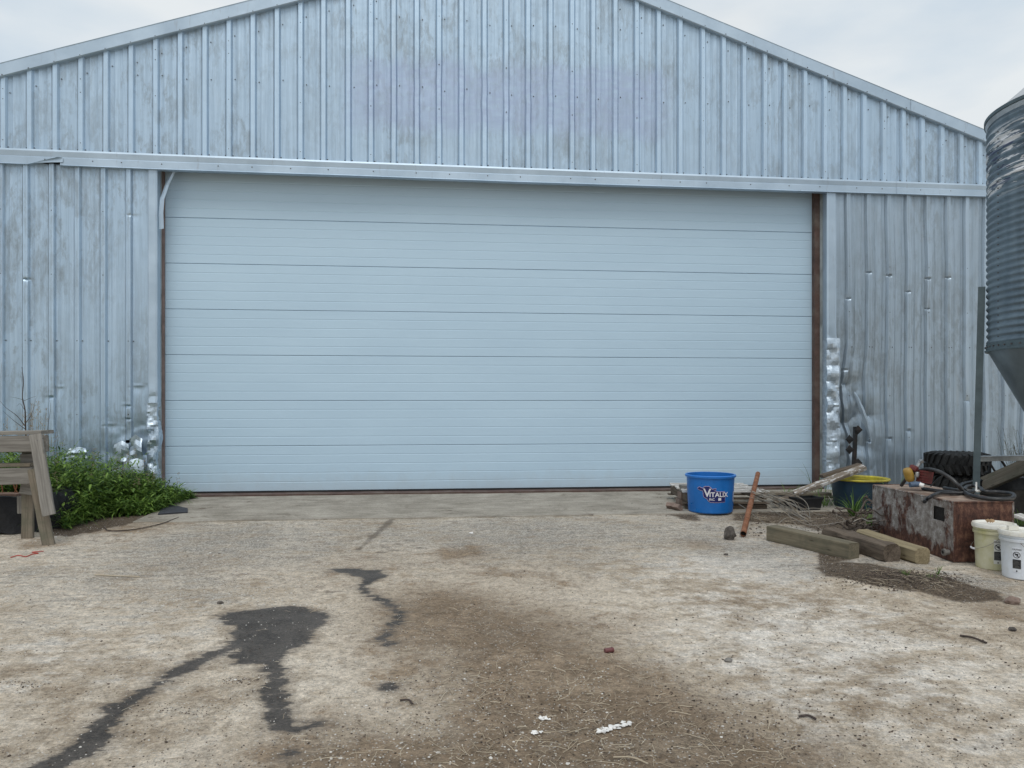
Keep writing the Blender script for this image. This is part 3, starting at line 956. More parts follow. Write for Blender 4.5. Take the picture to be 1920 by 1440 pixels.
def wd(px, py): p = W(px, py); return (p.x, p.z)
dentsL = [wd(*p) for p in [(112,729),(92,745),(207,799),(237,762),(237,786),(256,727),(278,722),(53,524),(262,727),(252,404)]]
dentsR = [wd(*p) for p in [(1627,511),(1665,517),(1700,547),(1738,523),(1774,521),(1739,579),(1588,560),(1585,694),(1631,779),(1668,822),(1705,808),(1813,751),(1630,828),(1592,720)]]
def mk_disp(dents, side):
    tx = {}
    def f(x, z):
        dx = dy = 0.0; kk = 1.0
        for (a, c) in dents:
            rx, rz = abs(x - a), (z - c)
            if rx < .09 and abs(rz) < .16:
                e = math.exp(-(rx / .05) ** 2)
                sharp = math.exp(-(rz / .014) ** 2)
                soft = math.exp(-(rz / .07) ** 2)
                kk *= 1 - 0.75 * e * sharp
                dy += 0.010 * e * soft - 0.006 * e * math.exp(-((rz - .03) / .02) ** 2)
        if side > 0:
            a = math.exp(-((x - xtR - .1) / .45) ** 2) * max(0, min(1, (2.3 - z) / 1.2))
            dx += 0.07 * a * math.sin(z * 2.6 + .6) + 0.02 * a * mn.noise(Vector((0, 0, z * 6)))
            dy += a * (0.17 * (voro(x, z, .36, 2.0) - .35) + .03 * (voro(x, z, .12, 5.) - .3))
            b = math.exp(-((x - 7.3) / 1.6) ** 2) * max(0, min(1, (1.0 - z) / 1.0))
            dx += .035 * b * mn.noise(Vector((x * .8, 0, z * 3)))
            dy += .02 * b * mn.noise(Vector((x * 2, 5, z * 4)))
            dx += 0.030 * mn.noise(Vector((x * .7, 9, z * 1.1)))
        else:
            a = math.exp(-((x - xtL) / .40) ** 2) * max(0, min(1, (1.15 - z) / .55))
            dy += a * (0.11 * (voro(x, z, .26, 1.0) - .35) + .05 * (voro(x, z, .10, 4.) - .3))
            b = math.exp(-((x + 4.6) / 1.1) ** 2) * max(0, min(1, (.75 - z) / .4))
            dy += .06 * b * (voro(x, z, .3, 8.) - .3)
            kk *= 1 - .3 * a
        return dx, dy, kk
    return f
hx, hz = wd(238, 828)
def skipL(x, z): return abs(x - hx) < .022 and abs(z - hz) < .02
def low_rows(dents, a, b, fine):
    r = list(np.arange(-0.02, 4.4, .12))
    for (x, z) in dents:
        if a - .1 < x < b + .1: r += [z - .05, z - .03, z - .018, z - .008, z, z + .008, z + .018, z + .03, z + .05]
    if fine: r += list(np.arange(0, 2.3, .04))
    r = sorted(set(round(float(v), 4) for v in r))
    out = [r[0]]
    for v in r[1:]:
        if v - out[-1] > .004: out.append(v)
    return out
dispL, dispR = mk_disp(dentsL, -1), mk_disp(dentsR, 1)
eL = [XL]
i = 1
while i < len(lr):
    if lr[i] + .046 > eL[-1] + .5: eL.append(lr[i] + .046)
    i += 3
eL = [e for e in eL if e < xtL - .3] + [xtL + .02]
for a, b in zip(eL, eL[1:]):
    fine = b > -5.4
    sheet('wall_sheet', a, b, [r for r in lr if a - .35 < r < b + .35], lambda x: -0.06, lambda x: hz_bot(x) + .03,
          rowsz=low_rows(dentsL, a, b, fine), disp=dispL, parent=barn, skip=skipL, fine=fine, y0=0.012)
eR = [xtR - .02]
i = 2
while i < len(rrb):
    eR.append(rrb[i] + .046); i += 3
if XR - eR[-1] > .1: eR.append(XR)
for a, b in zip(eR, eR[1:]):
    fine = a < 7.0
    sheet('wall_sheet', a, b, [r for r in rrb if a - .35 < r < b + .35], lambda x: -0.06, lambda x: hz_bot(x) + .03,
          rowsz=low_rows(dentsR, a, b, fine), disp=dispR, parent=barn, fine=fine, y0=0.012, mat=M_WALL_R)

# header trim in three lengths: raised upper lip, flat face, kicked bottom edge
def header(x0, x1, off=0.0, lift=None):
    xs = list(np.arange(x0, x1, .12)) + [x1]
    m = MB(); vs = []
    for x in xs:
        zt, zb = hz_top(x), hz_bot(x)
        H = zt - zb
        wv = .004 * mn.noise(Vector((x * 1.5, 1, 1))) - off
        pr = [(0.0, zt + .004), (-.045, zt - .006), (-.052, zt - .03), (-.040, zb + H * .52), (-.050, zb + H * .47), (-.050, zb + .012), (-.062, zb), (0.03, zb - .002)]
        for (y, z) in pr:
            l = lift(x) if lift else 0
            vs.append((x, y + wv, z + (l if z < zb + H * .3 else 0)))
    n = 8
    fs = [(i*n+k, i*n+k+1, (i+1)*n+k+1, (i+1)*n+k) for i in range(len(xs)-1) for k in range(n-1)]
    m.add(vs, fs)
    return m.build('header_trim', M_TRIM, barn, smooth=25)
hs1, hs2 = W(118, 300).x, W(1678, 345).x
fl0, fl1 = W(60, 300).x, W(118, 300).x
header(XL, hs1, lift=lambda x: .055 * max(0, min(1, (x - fl0) / .18)) if x > fl0 else 0)
header(hs1 - .01, hs2, .004)
header(hs2 - .01, XR, .008)
# torn lip of the trim folded up
m = MB(); a, b, c, d = W(62, 305, -.07), W(108, 294, -.09), W(118, 296, -.06), W(118, 304, -.065)
m.add([a, b, c, d, a + Vector((.01, .03, .004)), c + Vector((0, .03, 0))], [(0, 1, 2, 3), (0, 4, 5, 1)])
m.build('bent_flap', M_TRIM, barn)

# rake trim in lengths along both slopes
def rake_trim(x0, x1, off=0.0):
    m = MB(); vs = []
    h = .158
    xs = [x0 + (x1 - x0) * i / 12 for i in range(13)]
    for x in xs:
        z = rk(x) + .004 * mn.noise(Vector((x * .9, 4, 0)))
        for (y, zz) in [(0.02, z - .006), (-.055, z - .010), (-.070, z), (-.072, z + h - .006), (-.078, z + h), (-.070, z + h + .008), (-.045, z + h + .012), (0.25, z + h + .10)]:
            vs.append((x, y - off, zz))
    n = 8
    m.add(vs, [(i*n+k, (i+1)*n+k, (i+1)*n+k+1, i*n+k+1) for i in range(12) for k in range(n-1)])
    return m.build('rake_trim', M_TRIM, barn, smooth=20)
s1, s2 = W(107, 120).x, W(1703, 200).x
rake_trim(XL - .1, s1 + .01); rake_trim(s1, s1 + 3.05, .004); rake_trim(s1 + 3.04, XA, .008)
rake_trim(XA, s2 - 3.03, .004); rake_trim(s2 - 3.04, s2, .0); rake_trim(s2 - .01, XR + .1, .005)

# roof slopes, eave walls and back wall
for sgn, xe in ((-1, XL - .12), (1, XR + .12)):
    m = MB()
    zt = rk(xe) + .18; za = rk(XA) + .18
    for i in range(25):
        y = .1 + (BL - .1) * i / 24
        m.v += [(xe, y, zt), (XA, y, za), (XA, y, za - .05), (xe, y, zt - .05)]
    for i in range(24):
        for k in range(4):
            m.f.append((i*4+k, i*4+(k+1) % 4, (i+1)*4+(k+1) % 4, (i+1)*4+k))
    m.build('roof_slope', M_ROOF, barn)
for xe in (XL, XR):
    m = MB(); n = 78
    for i in range(n * 3 + 1):
        y = BL * i / (n * 3)
        dxx = .022 if i % 3 == 1 else 0
        m.v += [(xe + (dxx if xe > 0 else -dxx), y, -.05), (xe + (dxx if xe > 0 else -dxx), y, rk(xe) + .14)]
    for i in range(n * 3): m.f.append((2*i, 2*i+2, 2*i+3, 2*i+1))
    m.build('side_wall', M_WALL, barn)
m = MB(); m.add([(XL, BL, -.05), (XR, BL, -.05), (XR, BL, rk(XR) + .14), (XA, BL, rk(XA) + .14), (XL, BL, rk(XL) + .14)], [(0, 1, 2, 3, 4)])
m.build('back_wall', M_WALL, barn)

# overhead door
DY = 0.24
DZ0, SH = 0.054, 0.6120
dx0, dx1 = xoL - .06, xoR + .03
door = MB()
door.box(((dx0 + dx1) / 2, DY + .055, DZ0 + 3.5 * SH), (dx1 - dx0, .03, 7 * SH - .04))
door = door.build('overhead_door', M_DOOR, barn)
for k in range(7):
    z0 = DZ0 + k * SH
    m = MB(); pr = [(.035, z0 + .003), (.004, z0 + .003), (0.0, z0 + .008)]
    for g in range(1, 5):
        zc = z0 + SH * g / 5
        pr += [(0.0, zc - .007), (.0024, zc - .004), (.0024, zc + .002), (0.0, zc + .008)]
    pr += [(0.0, z0 + SH - .008), (.005, z0 + SH - .002), (.035, z0 + SH - .002)]
    xs = [dx0 + (dx1 - dx0) * i / 30 for i in range(31)]
    for x in xs:
        for (y, z) in pr:
            m.v.append((x, DY + y + .0018 * mn.noise(Vector((x * .7, k * 5, z * 1.2))), z))
    n = len(pr)
    for i in range(30):
        for j in range(n - 1):
            m.f.append((i*n+j, (i+1)*n+j, (i+1)*n+j+1, i*n+j+1))
    m.build('door_section', M_DOOR, door, smooth=15)
m = MB(); m.box(((dx0 + dx1) / 2, DY + .022, DZ0 - .012), (dx1 - dx0, .05, .032)); m.build('bottom_seal', M_SEAL, door)
m = MB()
n = 40
for i in range(n + 1):
    x = dx0 + (dx1 - dx0) * i / n
    zt = .030 + .005 * mn.noise(Vector((x * 2, 0, 0)))
    y = .05 + .02 * mn.noise(Vector((x * 1.2, 8, 0)))
    m.v += [(x, y, -.02), (x, y - .002, zt), (x, y + .05, zt + .004), (x, DY + .06, zt + .006)]
for i in range(n):
    for k in range(3): m.f.append((i*4+k, (i+1)*4+k, (i+1)*4+k+1, i*4+k+1))
m.build('sill_board', M_POST, barn)

# jambs: brown posts and metal returns
zt = 4.32
m = MB(); m.box((xoL + .006, DY - .05, zt / 2), (.026, .05, zt)); m.build('door_post', M_POSTL, barn)
pa, pb_ = W(1527.5, 700, DY - .09).x, W(1537, 700, DY - .09).x
m = MB(); m.box(((pa + pb_) / 2, DY - .05, zt / 2), (pb_ - pa, .08, zt)); m.build('door_post', M_POST, barn)
m = MB(); m.box((xoL - .012, DY - .10, zt / 2), (.016, .19, zt)); m.build('jamb_liner', M_SILOLEG2, barn)
m = MB()
for i in range(41):
    z = zt * i / 40; q = .012 * mn.noise(Vector((3, 3, z * 1.6)))
    m.v += [(pb_ - .004, DY - .06, z), (pb_ + .03 + q, .10 + q, z), (xoR + .004, .02, z), (xoR + .006, -.012, z)]
m.f = [(i*4+k, i*4+k+1, (i+1)*4+k+1, (i+1)*4+k) for i in range(40) for k in range(3)]
m.build('jamb_liner', M_SILOLEG2, barn, smooth=20)
m = MB(); m.box(((xoL + xoR) / 2, .14, 4.36), (xoR - xoL + .2, .2, .04)); m.build('head_board', M_POST, barn)

# crumpled corner trims
def corner(xa, xb, z0, z1, amp, seed, flip=1):
    nxx = 7; zs = []; z = z0
    while z < z1:
        zs.append(z); z += .028 if amp(z) > .15 else .09
    zs.append(z1)
    m = MB()
    rs = random.Random(seed)
    for z in zs:
        A = amp(z)
        lat = .03 * A * mn.noise(Vector((seed, 0, z * 3.1)))
        for i in range(nxx):
            t = i / (nxx - 1)
            x = xa + (xb - xa) * t + lat * (.4 + t)
            y = -.018 - .012 * (1 if 0 < i < nxx - 1 else 0)
            y += A * (.13 * (.30 - abs(mn.noise(Vector((x * 5, seed, z * 4.5))))) + .03 * (.25 - abs(mn.noise(Vector((x * 13, seed + 2, z * 16))))) - .03) * (1 if 0 < i < nxx - 1 else .5)
            m.v.append((x + A * rs.uniform(-.004, .004), y, z + A * rs.uniform(-.004, .004)))
    for j in range(len(zs) - 1):
        for i in range(nxx - 1):
            a = j * nxx + i
            m.f.append((a, a + 1, a + nxx + 1, a + nxx))
    # returns the edge into the opening
    b = len(m.v); e = nxx - 1 if flip > 0 else 0
    for j in range(len(zs)):
        v = m.v[j * nxx + e]; m.v.append((v[0], .10, v[2]))
    for j in range(len(zs) - 1):
        m.f.append((j * nxx + e, b + j, b + j + 1, (j + 1) * nxx + e))
    return m
zsL, zsR = W(290, 403).z, W(1560, 445).z
ampL = lambda z: max(0, min(1, (1.45 - z) / .5)) + .12 * (z < 3.0)
ampR = lambda z: .75 * max(0, min(1, (2.25 - z) / .25)) + .03
corner(xtL, xoL, zsL - .01, hz_bot(xoL) + .02, lambda z: .03, 3).build('corner_trim', M_TRIM, barn, smooth=18)
corner(xtL, xoL, 1.25, zsL, ampL, 3).build('corner_trim', M_TRIM, barn, smooth=12)
corner(xtL - .01, xoL + .005, -.04, 1.26, ampL, 5).build('corner_trim', M_CRUMP, barn, smooth=14, label='crumpled bright metal foot of the left corner trim')
corner(xoR, xtR, zsR - .01, hz_bot(xoR) + .02, lambda z: .02, 6, -1).build('corner_trim', M_TRIM, barn, smooth=18)
corner(xoR, xtR, 2.15, zsR, ampR, 6, -1).build('corner_trim', M_TRIM, barn, smooth=12)
corner(xoR - .005, xtR + .05, -.04, 2.17, ampR, 9, -1).build('corner_trim', M_CRUMP, barn, smooth=14, label='crumpled bright metal foot of the right corner trim')
# torn sheets of bare zinc at the foot of the left wall
for q, (cx, cz, ww, hh) in enumerate([(232, 856, .26, .42), (258, 850, .22, .5), (150, 848, .3, .14)]):
    c = W(cx, cz); m = MB(); n = 8
    for j in range(n + 1):
        for i in range(n + 1):
            x = c.x + (i / n - .5) * ww * (1 - .35 * j / n); z = c.z - hh / 2 + hh * j / n * (1 - .25 * abs(i / n - .5))
            m.v.append((x, -.06 - .10 * (.3 - abs(mn.noise(Vector((x * 6, q + 2.5, z * 7))))) - .04 * (.2 - abs(mn.noise(Vector((x * 15, q, z * 15))))), z))
    for j in range(n):
        for i in range(n):
            a = j * (n + 1) + i; m.f.append((a, a + 1, a + n + 2, a + n + 1))
    m.build('torn_sheet', M_CRUMP, barn, smooth=14)

# long fold torn out of the sheet beside the right corner
m = MB(); n = 12
for j in range(n + 1):
    t = j / n
    a_ = W(1598 + 33 * t ** .8, 738 + 92 * t); wd_f = .012 + .055 * math.sin(math.pi * min(1, t * 1.05 + .02))
    for i in range(4):
        m.v.append((a_.x + (i / 3 - .5) * wd_f * (1.1 + .9 * mn.noise(Vector((t * 6, i, 2)))), -.05 - .05 * math.sin(math.pi * i / 3) * math.sin(math.pi * t), a_.z + .03 * (i / 3)))
m.f = [(j*4+i, j*4+i+1, (j+1)*4+i+1, (j+1)*4+i) for j in range(n) for i in range(3)]
m.build('torn_sheet', M_TRIM, barn, smooth=20)

# loose strip hanging into the opening
p = [W(326, 321, .06), W(313, 348, .03), W(304, 374, -.02), W(302, 400, -.03), W(303, 430, -.03)]
m = MB()
for q_ in p:
    m.v += [tuple(q_ + Vector((-.028, 0, 0))), tuple(q_ + Vector((.0, -.02, 0))), tuple(q_ + Vector((.028, 0, .01)))]
for i in range(4):
    for k in range(2): m.f.append((i*3+k, i*3+k+1, (i+1)*3+k+1, (i+1)*3+k))
m.build('loose_strip', M_TRIM, barn)

# screw heads
m = MB()
def screw(x, z, y=-.006, r=.0085):
    n = 6
    m.add([(x + r * math.cos(a), y, z + r * math.sin(a)) for a in [2*math.pi*k/n for k in range(n)]] +
          [(x + .5 * r * math.cos(a), y - .006, z + .5 * r * math.sin(a)) for a in [2*math.pi*k/n for k in range(n)]],
          [(k, (k+1) % n, n + (k+1) % n, n + k) for k in range(n)] + [tuple(range(n, 2*n))])
rs = random.Random(5)
for i, r in enumerate(gr):
    zr = rk(r)
    if r < -5.9 or r > 9: continue
    screw(r + .01, zr + .012, -.072)
    screw(r + .07, zr - .20 + rs.uniform(-.02, .02))
    screw(r - .045, hz_top(r) + .018, -.008); screw(r + .05, hz_top(r) + .018, -.008)
    if i % 3 == 0:
        for zz in (hz_top(r) + .1, hz_top(r) + .75, hz_top(r) + 1.35, hz_top(r) + 2.0, zr - .28):
            if zz < zr - .1: screw(r, zz, -.031)
    for zz in (hz_top(r) + 1.02, hz_top(r) + 1.95):
        if zz < zr - .35: screw(r + .075, zz + rs.uniform(-.03, .03))
for xx in np.arange(-6, 9.2, .52):
    screw(xx + rs.uniform(-.1, .1), hz_bot(xx) + .07, -.056)
for (lst, zz_) in ((lr, (3.72, 2.05, 2.9, 1.1)), (rrb, (3.2, 2.05, 1.35, .75, 2.55))):
    for i, r in enumerate(lst):
        if -6 < r < 9:
            for j, zz in enumerate(zz_):
                if (i + j) % 2 == 0: screw(r + rs.choice((0, 0)), zz, -.020)
                if j == 1: screw(r + .055, zz, .004)
m.build('screw_heads', M_SCREW, barn, kind='stuff')

# ------------------------------------------------------------------ silo
SX, SZ, SR = 5.83, 7.47, 1.0
sc = XZ(SX, SZ); g0 = sc.z
silo = thing('grain_silo', (sc.x, sc.y, g0), 'tall corrugated grey feed silo on steel legs at the right edge', 'silo')
cx, cy = sc.x, sc.y
ztop, zbot = 4.16, 1.80
prof = []
pitch = .0700; npp = 8
steps = int((ztop - zbot - .12) / pitch * npp)
for i in range(steps + 1):
    z = zbot + .06 + i * pitch / npp
    prof.append((SR + .0095 * math.sin(2 * math.pi * i / npp), z))
m = MB()
def dent(an, z):
    return 1 + .004 * mn.noise(Vector((math.cos(an) * 2.2, math.sin(an) * 2.2, z * 1.1)))
m.lathe(prof, 128, (cx, cy, 0), wob=dent)
m.build('corrugated_shell', M_SILO, silo, smooth=60)
m = MB(); m.lathe([(SR + .004, zbot + .065), (SR + .010, zbot + .06), (SR + .010, zbot), (SR + .022, zbot - .006), (SR + .02, zbot - .02), (SR - .02, zbot - .02)], 96, (cx, cy, 0))
m.build('bottom_ring', M_SILOLEG, silo, smooth=30)
m = MB(); m.lathe([(SR - .01, zbot - .018), (.62, zbot - .75), (.23, zbot - 1.36), (.21, zbot - 1.5), (.19, zbot - 1.5)], 64, (cx, cy, 0))
m.build('hopper_cone', M_CONE, silo, smooth=30)
m = MB(); m.lathe([(SR, ztop - .07), (SR + .02, ztop - .02), (SR + .012, ztop), (.3, ztop + .62), (.28, ztop + .72), (0, ztop + .75)], 64, (cx, cy, 0))
m.build('roof_cone', M_ROOF, silo, smooth=25)
m = MB(); m.lathe([(SR + .012, ztop - .03), (SR + .028, ztop - .02), (SR + .028, ztop + .012), (SR + .0, ztop + .015)], 96, (cx, cy, 0)); m.build('eave_ring', M_SILOLEG, silo, smooth=30)
# legs: left leg stands at the outline seen from the yard
lv = -(RT * .85 - FW * .527)
legs = []
for q in range(4):
    a = Matrix.Rotation(q * math.pi / 2, 3, 'Z') @ lv
    t = Vector((0, 0, 1)).cross(a)
    top = Vector((cx, cy, 2.47)) + a * (SR + .045)
    bot = Vector((cx, cy, g0)) + a * (SR + .105)
    m = MB()
    dd = (bot - top).normalized()
    Mx = Matrix((t, dd.cross(t), dd)).transposed()
    Lg = (bot - top).length
    c = (top + bot) / 2
    m.box(c + a * .03, (.115, .008, Lg), Mx)
    m.box(c + t * .0555 - a * .002, (.008, .06, Lg), Mx)
    m.box(c - t * .0555 - a * .002, (.008, .06, Lg), Mx)
    m.box(bot + Vector((0, 0, .006)), (.2, .2, .012))
    m.build('leg', M_SILOLEG, silo)
    legs.append((top, bot, a))
def onleg(q, z):
    t, b, a = legs[q]; k = (z - b.z) / (t.z - b.z); return b + (t - b) * k
for q in (3, 1, 2):
    q2 = (q + 1) % 4
    if q == 3: continue
for (qa, qb) in ((0, 3), (3, 2), (2, 1)):
    p0, p1 = onleg(qa, .69), onleg(qb, .69)
    d = (p1 - p0); ang = math.atan2(d.y, d.x)
    Mz = Matrix.Rotation(ang, 3, 'Z')
    m = MB(); c = (p0 + p1) / 2
    m.box(c, (d.length, .09, .006), Mz); m.box(c + Mz @ Vector((0, -.0225, -.027)), (d.length, .006, .05), Mz)
    m.build('brace', M_GALVBR, silo)
# bolts down a lap seam and round the bottom ring
m = MB(); base_an = math.atan2(-lv.cross(Vector((0, 0, 1))).y, -lv.cross(Vector((0, 0, 1))).x)
an0 = math.atan2(lv.y, lv.x)
tocam = math.atan2((CAM - sc).y, (CAM - sc).x)
sgn = 1 if ((tocam - an0 + math.pi) % (2 * math.pi) - math.pi) > 0 else -1
for i in range(30):
    z = zbot + .1 + i * pitch
    for da in (.45,):
        an = an0 + sgn * da
        r = SR + .008
        m.box((cx + r * math.cos(an), cy + r * math.sin(an), z + .018), (.010, .010, .010))
for i in range(64):
    an = 2 * math.pi * i / 64
    m.box((cx + (SR + .012) * math.cos(an), cy + (SR + .012) * math.sin(an), zbot + .03), (.016, .016, .014))
m.build('bolts', M_SCREW, silo, kind='stuff')

# ------------------------------------------------------------------ lettering helpers
def text_mesh(s, size, bold=0.0):
    cu = bpy.data.curves.new('t', 'FONT'); cu.body = s; cu.size = size; cu.offset = bold
    cu.resolution_u = 3
    ob = bpy.data.objects.new('t', cu); COL.objects.link(ob)
    dg = bpy.context.evaluated_depsgraph_get()
    me = ob.evaluated_get(dg).to_mesh()
    vs = [(v.co.x, v.co.y) for v in me.vertices]; fs = [tuple(p.vertices) for p in me.polygons]
    ob.evaluated_get(dg).to_mesh_clear()
    COL.objects.unlink(ob); bpy.data.objects.remove(ob); bpy.data.curves.remove(cu)
    return vs, fs
def wrap(m, vs, fs, c, rfun, an, off, du=0, dv=0, sx=1.0):
    """put flat shape (metres) on a round wall: centre angle an, height dv"""
    out = []
    for (u, v) in vs:
        z = v + dv
        r = rfun(z) + off
        a = an + (u * sx + du) / rfun(z)
        out.append((c[0] + r * math.cos(a), c[1] + r * math.sin(a), c[2] + z))
    m.add(out, fs)
def fillpoly(pts):
    """dense strip fill of an outline so that it can be wrapped"""
    from mathutils.geometry import tessellate_polygon
    P3 = [Vector((p[0], p[1], 0)) for p in pts]
    return [tuple(p) for p in pts], [tuple(t) for t in tessellate_polygon([P3])]
def disc(cx_, cy_, r0, r1, n=24):
    vs = [(cx_ + r * math.cos(2*math.pi*k/n), cy_ + r * math.sin(2*math.pi*k/n)) for r in (r0, r1) for k in range(n)]
    return vs, [(k, (k+1) % n, n + (k+1) % n, n + k) for k in range(n)]
def gridrect(x0, x1, y0, y1, n=8):
    vs = []; fs = []
    for i in range(n + 1):
        x = x0 + (x1 - x0) * i / n; vs += [(x, y0), (x, y1)]
    for i in range(n): fs.append((2*i, 2*i+2, 2*i+3, 2*i+1))
    return vs, fs

# ------------------------------------------------------------------ blue tub
TC = XZ((1332 - 960) / F * 8.90, 8.90)
TC.z = gh(TC.x, TC.y) + .018
tub = thing('feed_tub', TC, 'empty bright blue plastic feed tub with navy cow logo on its side', 'tub')
TH_ = .43
rf = lambda z: .252 + .020 * z / TH_
m = MB(); wb = lambda an, z: 1 + .006 * math.sin(an * 16) * (0 if z > TH_ - .03 else 1) * .6
m.lathe([(0, .004), (rf(0) - .01, 0), (rf(0), .012)] + [(rf(z), z) for z in np.linspace(.04, TH_ - .02, 12)] + [(rf(TH_), TH_)], 96, TC, wob=wb)
m.lathe([(rf(TH_) - .008, TH_), (rf(0) - .008, .02), (0, .018)], 64, TC)
m.build('tub_wall', M_BLUE, tub, smooth=35)
m = MB(); m.lathe([(rf(TH_), TH_ - .028), (rf(TH_) + .016, TH_ - .024), (rf(TH_) + .019, TH_ - .004), (rf(TH_) + .010, TH_ + .004), (rf(TH_) - .006, TH_ + .002), (rf(TH_) - .009, TH_ - .02)], 96, TC)
m.build('rim', simple('blue_rim_plastic', (0.02, 0.17, 0.55), 0.35, vs=8, var=.08, bump=.03), tub, smooth=30)
# logo: cow head outline, name and company
kz = 1 / 9.6 / 162.0
logo = [(285,490),(318,465),(350,478),(380,490),(400,465),(430,452),(480,450),(515,470),(540,500),(575,495),(612,488),(600,512),(560,525),(600,530),(640,545),(775,545),(782,600),(772,660),(777,722),(650,730),(520,730),(490,712),(470,690),(455,662),(410,645),(393,610),(392,570),(380,525),(340,522),(300,505)]
ctr = (545, 590)
zl = .225
def lg(pts): return [((x - ctr[0]) * kz, -(y - ctr[1]) * kz) for x, y in pts]
van = math.atan2((CAM - TC).y, (CAM - TC).x) + 0.08
def dense(pts, k=3):
    o_ = []
    for a, b in zip(pts, pts[1:] + pts[:1]):
        for i in range(k): o_.append((a[0] + (b[0]-a[0]) * i / k, a[1] + (b[1]-a[1]) * i / k))
    return o_
def logo_patch(scale, off, mat, name):
    # slice the outline into columns so the patch follows the curved wall
    m = MB(); pts = lg(logo)
    if scale: 
        cxm = sum(p[0] for p in pts) / len(pts); cym = sum(p[1] for p in pts) / len(pts)
        n_ = len(pts); q = []
        for i in range(n_):
            a, b, c = Vector(pts[i-1]), Vector(pts[i]), Vector(pts[(i+1) % n_])
            t = (c - a).normalized(); nn = Vector((-t.y, t.x))
            q.append(tuple(b + nn * scale))
        pts = q
    vs, fs = fillpoly(dense(pts, 4))
    wrap(m, vs, fs, TC, rf, van, off, 0, zl)
    return m.build(name, mat, tub)
import bmesh
def wrap_patch(pts, name, mat, off, parent, c, rfun, an, zc, cell=.02):
    """cut a planar outline into thin columns, then bend it onto the wall"""
    bm = bmesh.new(); vv = [bm.verts.new((x, y, 0)) for x, y in pts]; f = bm.faces.new(vv)
    bmesh.ops.triangulate(bm, faces=[f])
    x = min(p[0] for p in pts); xe = max(p[0] for p in pts)
    while x < xe:
        bmesh.ops.bisect_plane(bm, geom=bm.verts[:] + bm.edges[:] + bm.faces[:], plane_co=(x, 0, 0), plane_no=(1, 0, 0))
        x += cell
    bm.verts.index_update()
    m = MB()
    wrap(m, [(v.co.x, v.co.y) for v in bm.verts], [tuple(v.index for v in f.verts) for f in bm.faces], c, rfun, an, off, 0, zc)
    bm.free()
    return m.build(name, mat, parent)
def offset(pts, s):
    n_ = len(pts); q = []
    for i in range(n_):
        a, b, c = Vector(pts[i-1]), Vector(pts[i]), Vector(pts[(i+1) % n_])
        t = (c - a).normalized(); nn = Vector((-t.y, t.x)); q.append(tuple(b + nn * s))
    return q
lp = lg(logo)
area = sum(a[0] * b[1] - b[0] * a[1] for a, b in zip(lp, lp[1:] + lp[:1]))
sg = -1 if area > 0 else 1
lo_ = offset(lp, sg * .0045)
# navy print with a pale outline only round the head (left part)
head = [p for p in lo_ if p[0] < .04]
wrap_patch(lo_, 'logo_outline', M_PINK, .0035, tub, TC, rf, van, zl)
wrap_patch(lp, 'cow_logo', M_NAVY, .0055, tub, TC, rf, van, zl)
m = MB()
vs, fs = text_mesh('V', 150 * kz * 1.38, .0022); wrap(m, vs, fs, TC, rf, van, .0078, (395 - 545) * kz, zl - (632 - 590) * kz, 1.0)
vs, fs = text_mesh('ITALIX', 82 * kz * 1.42, .0016); wrap(m, vs, fs, TC, rf, van, .0078, (492 - 545) * kz, zl - (632 - 590) * kz, .98)
vs, fs = text_mesh('INC', 42 * kz * 1.38, .0006); wrap(m, vs, fs, TC, rf, van, .0078, (490 - 545) * kz, zl - (698 - 590) * kz, .95)
vs, fs = gridrect(0, 52 * kz, 0, 46 * kz, 3); wrap(m, vs, fs, TC, rf, van, .0078, (645 - 545) * kz, zl - (698 - 590) * kz)
m.build('logo_lettering', M_WPRINT, tub)
m = MB(); vs, fs = gridrect(0, 30 * kz, 0, 190 * kz, 3); wrap(m, vs, fs, TC, rf, van, .004, (1010 - 545) * kz, zl - (740 - 590) * kz)
m.build('side_label', M_WPRINT, tub)

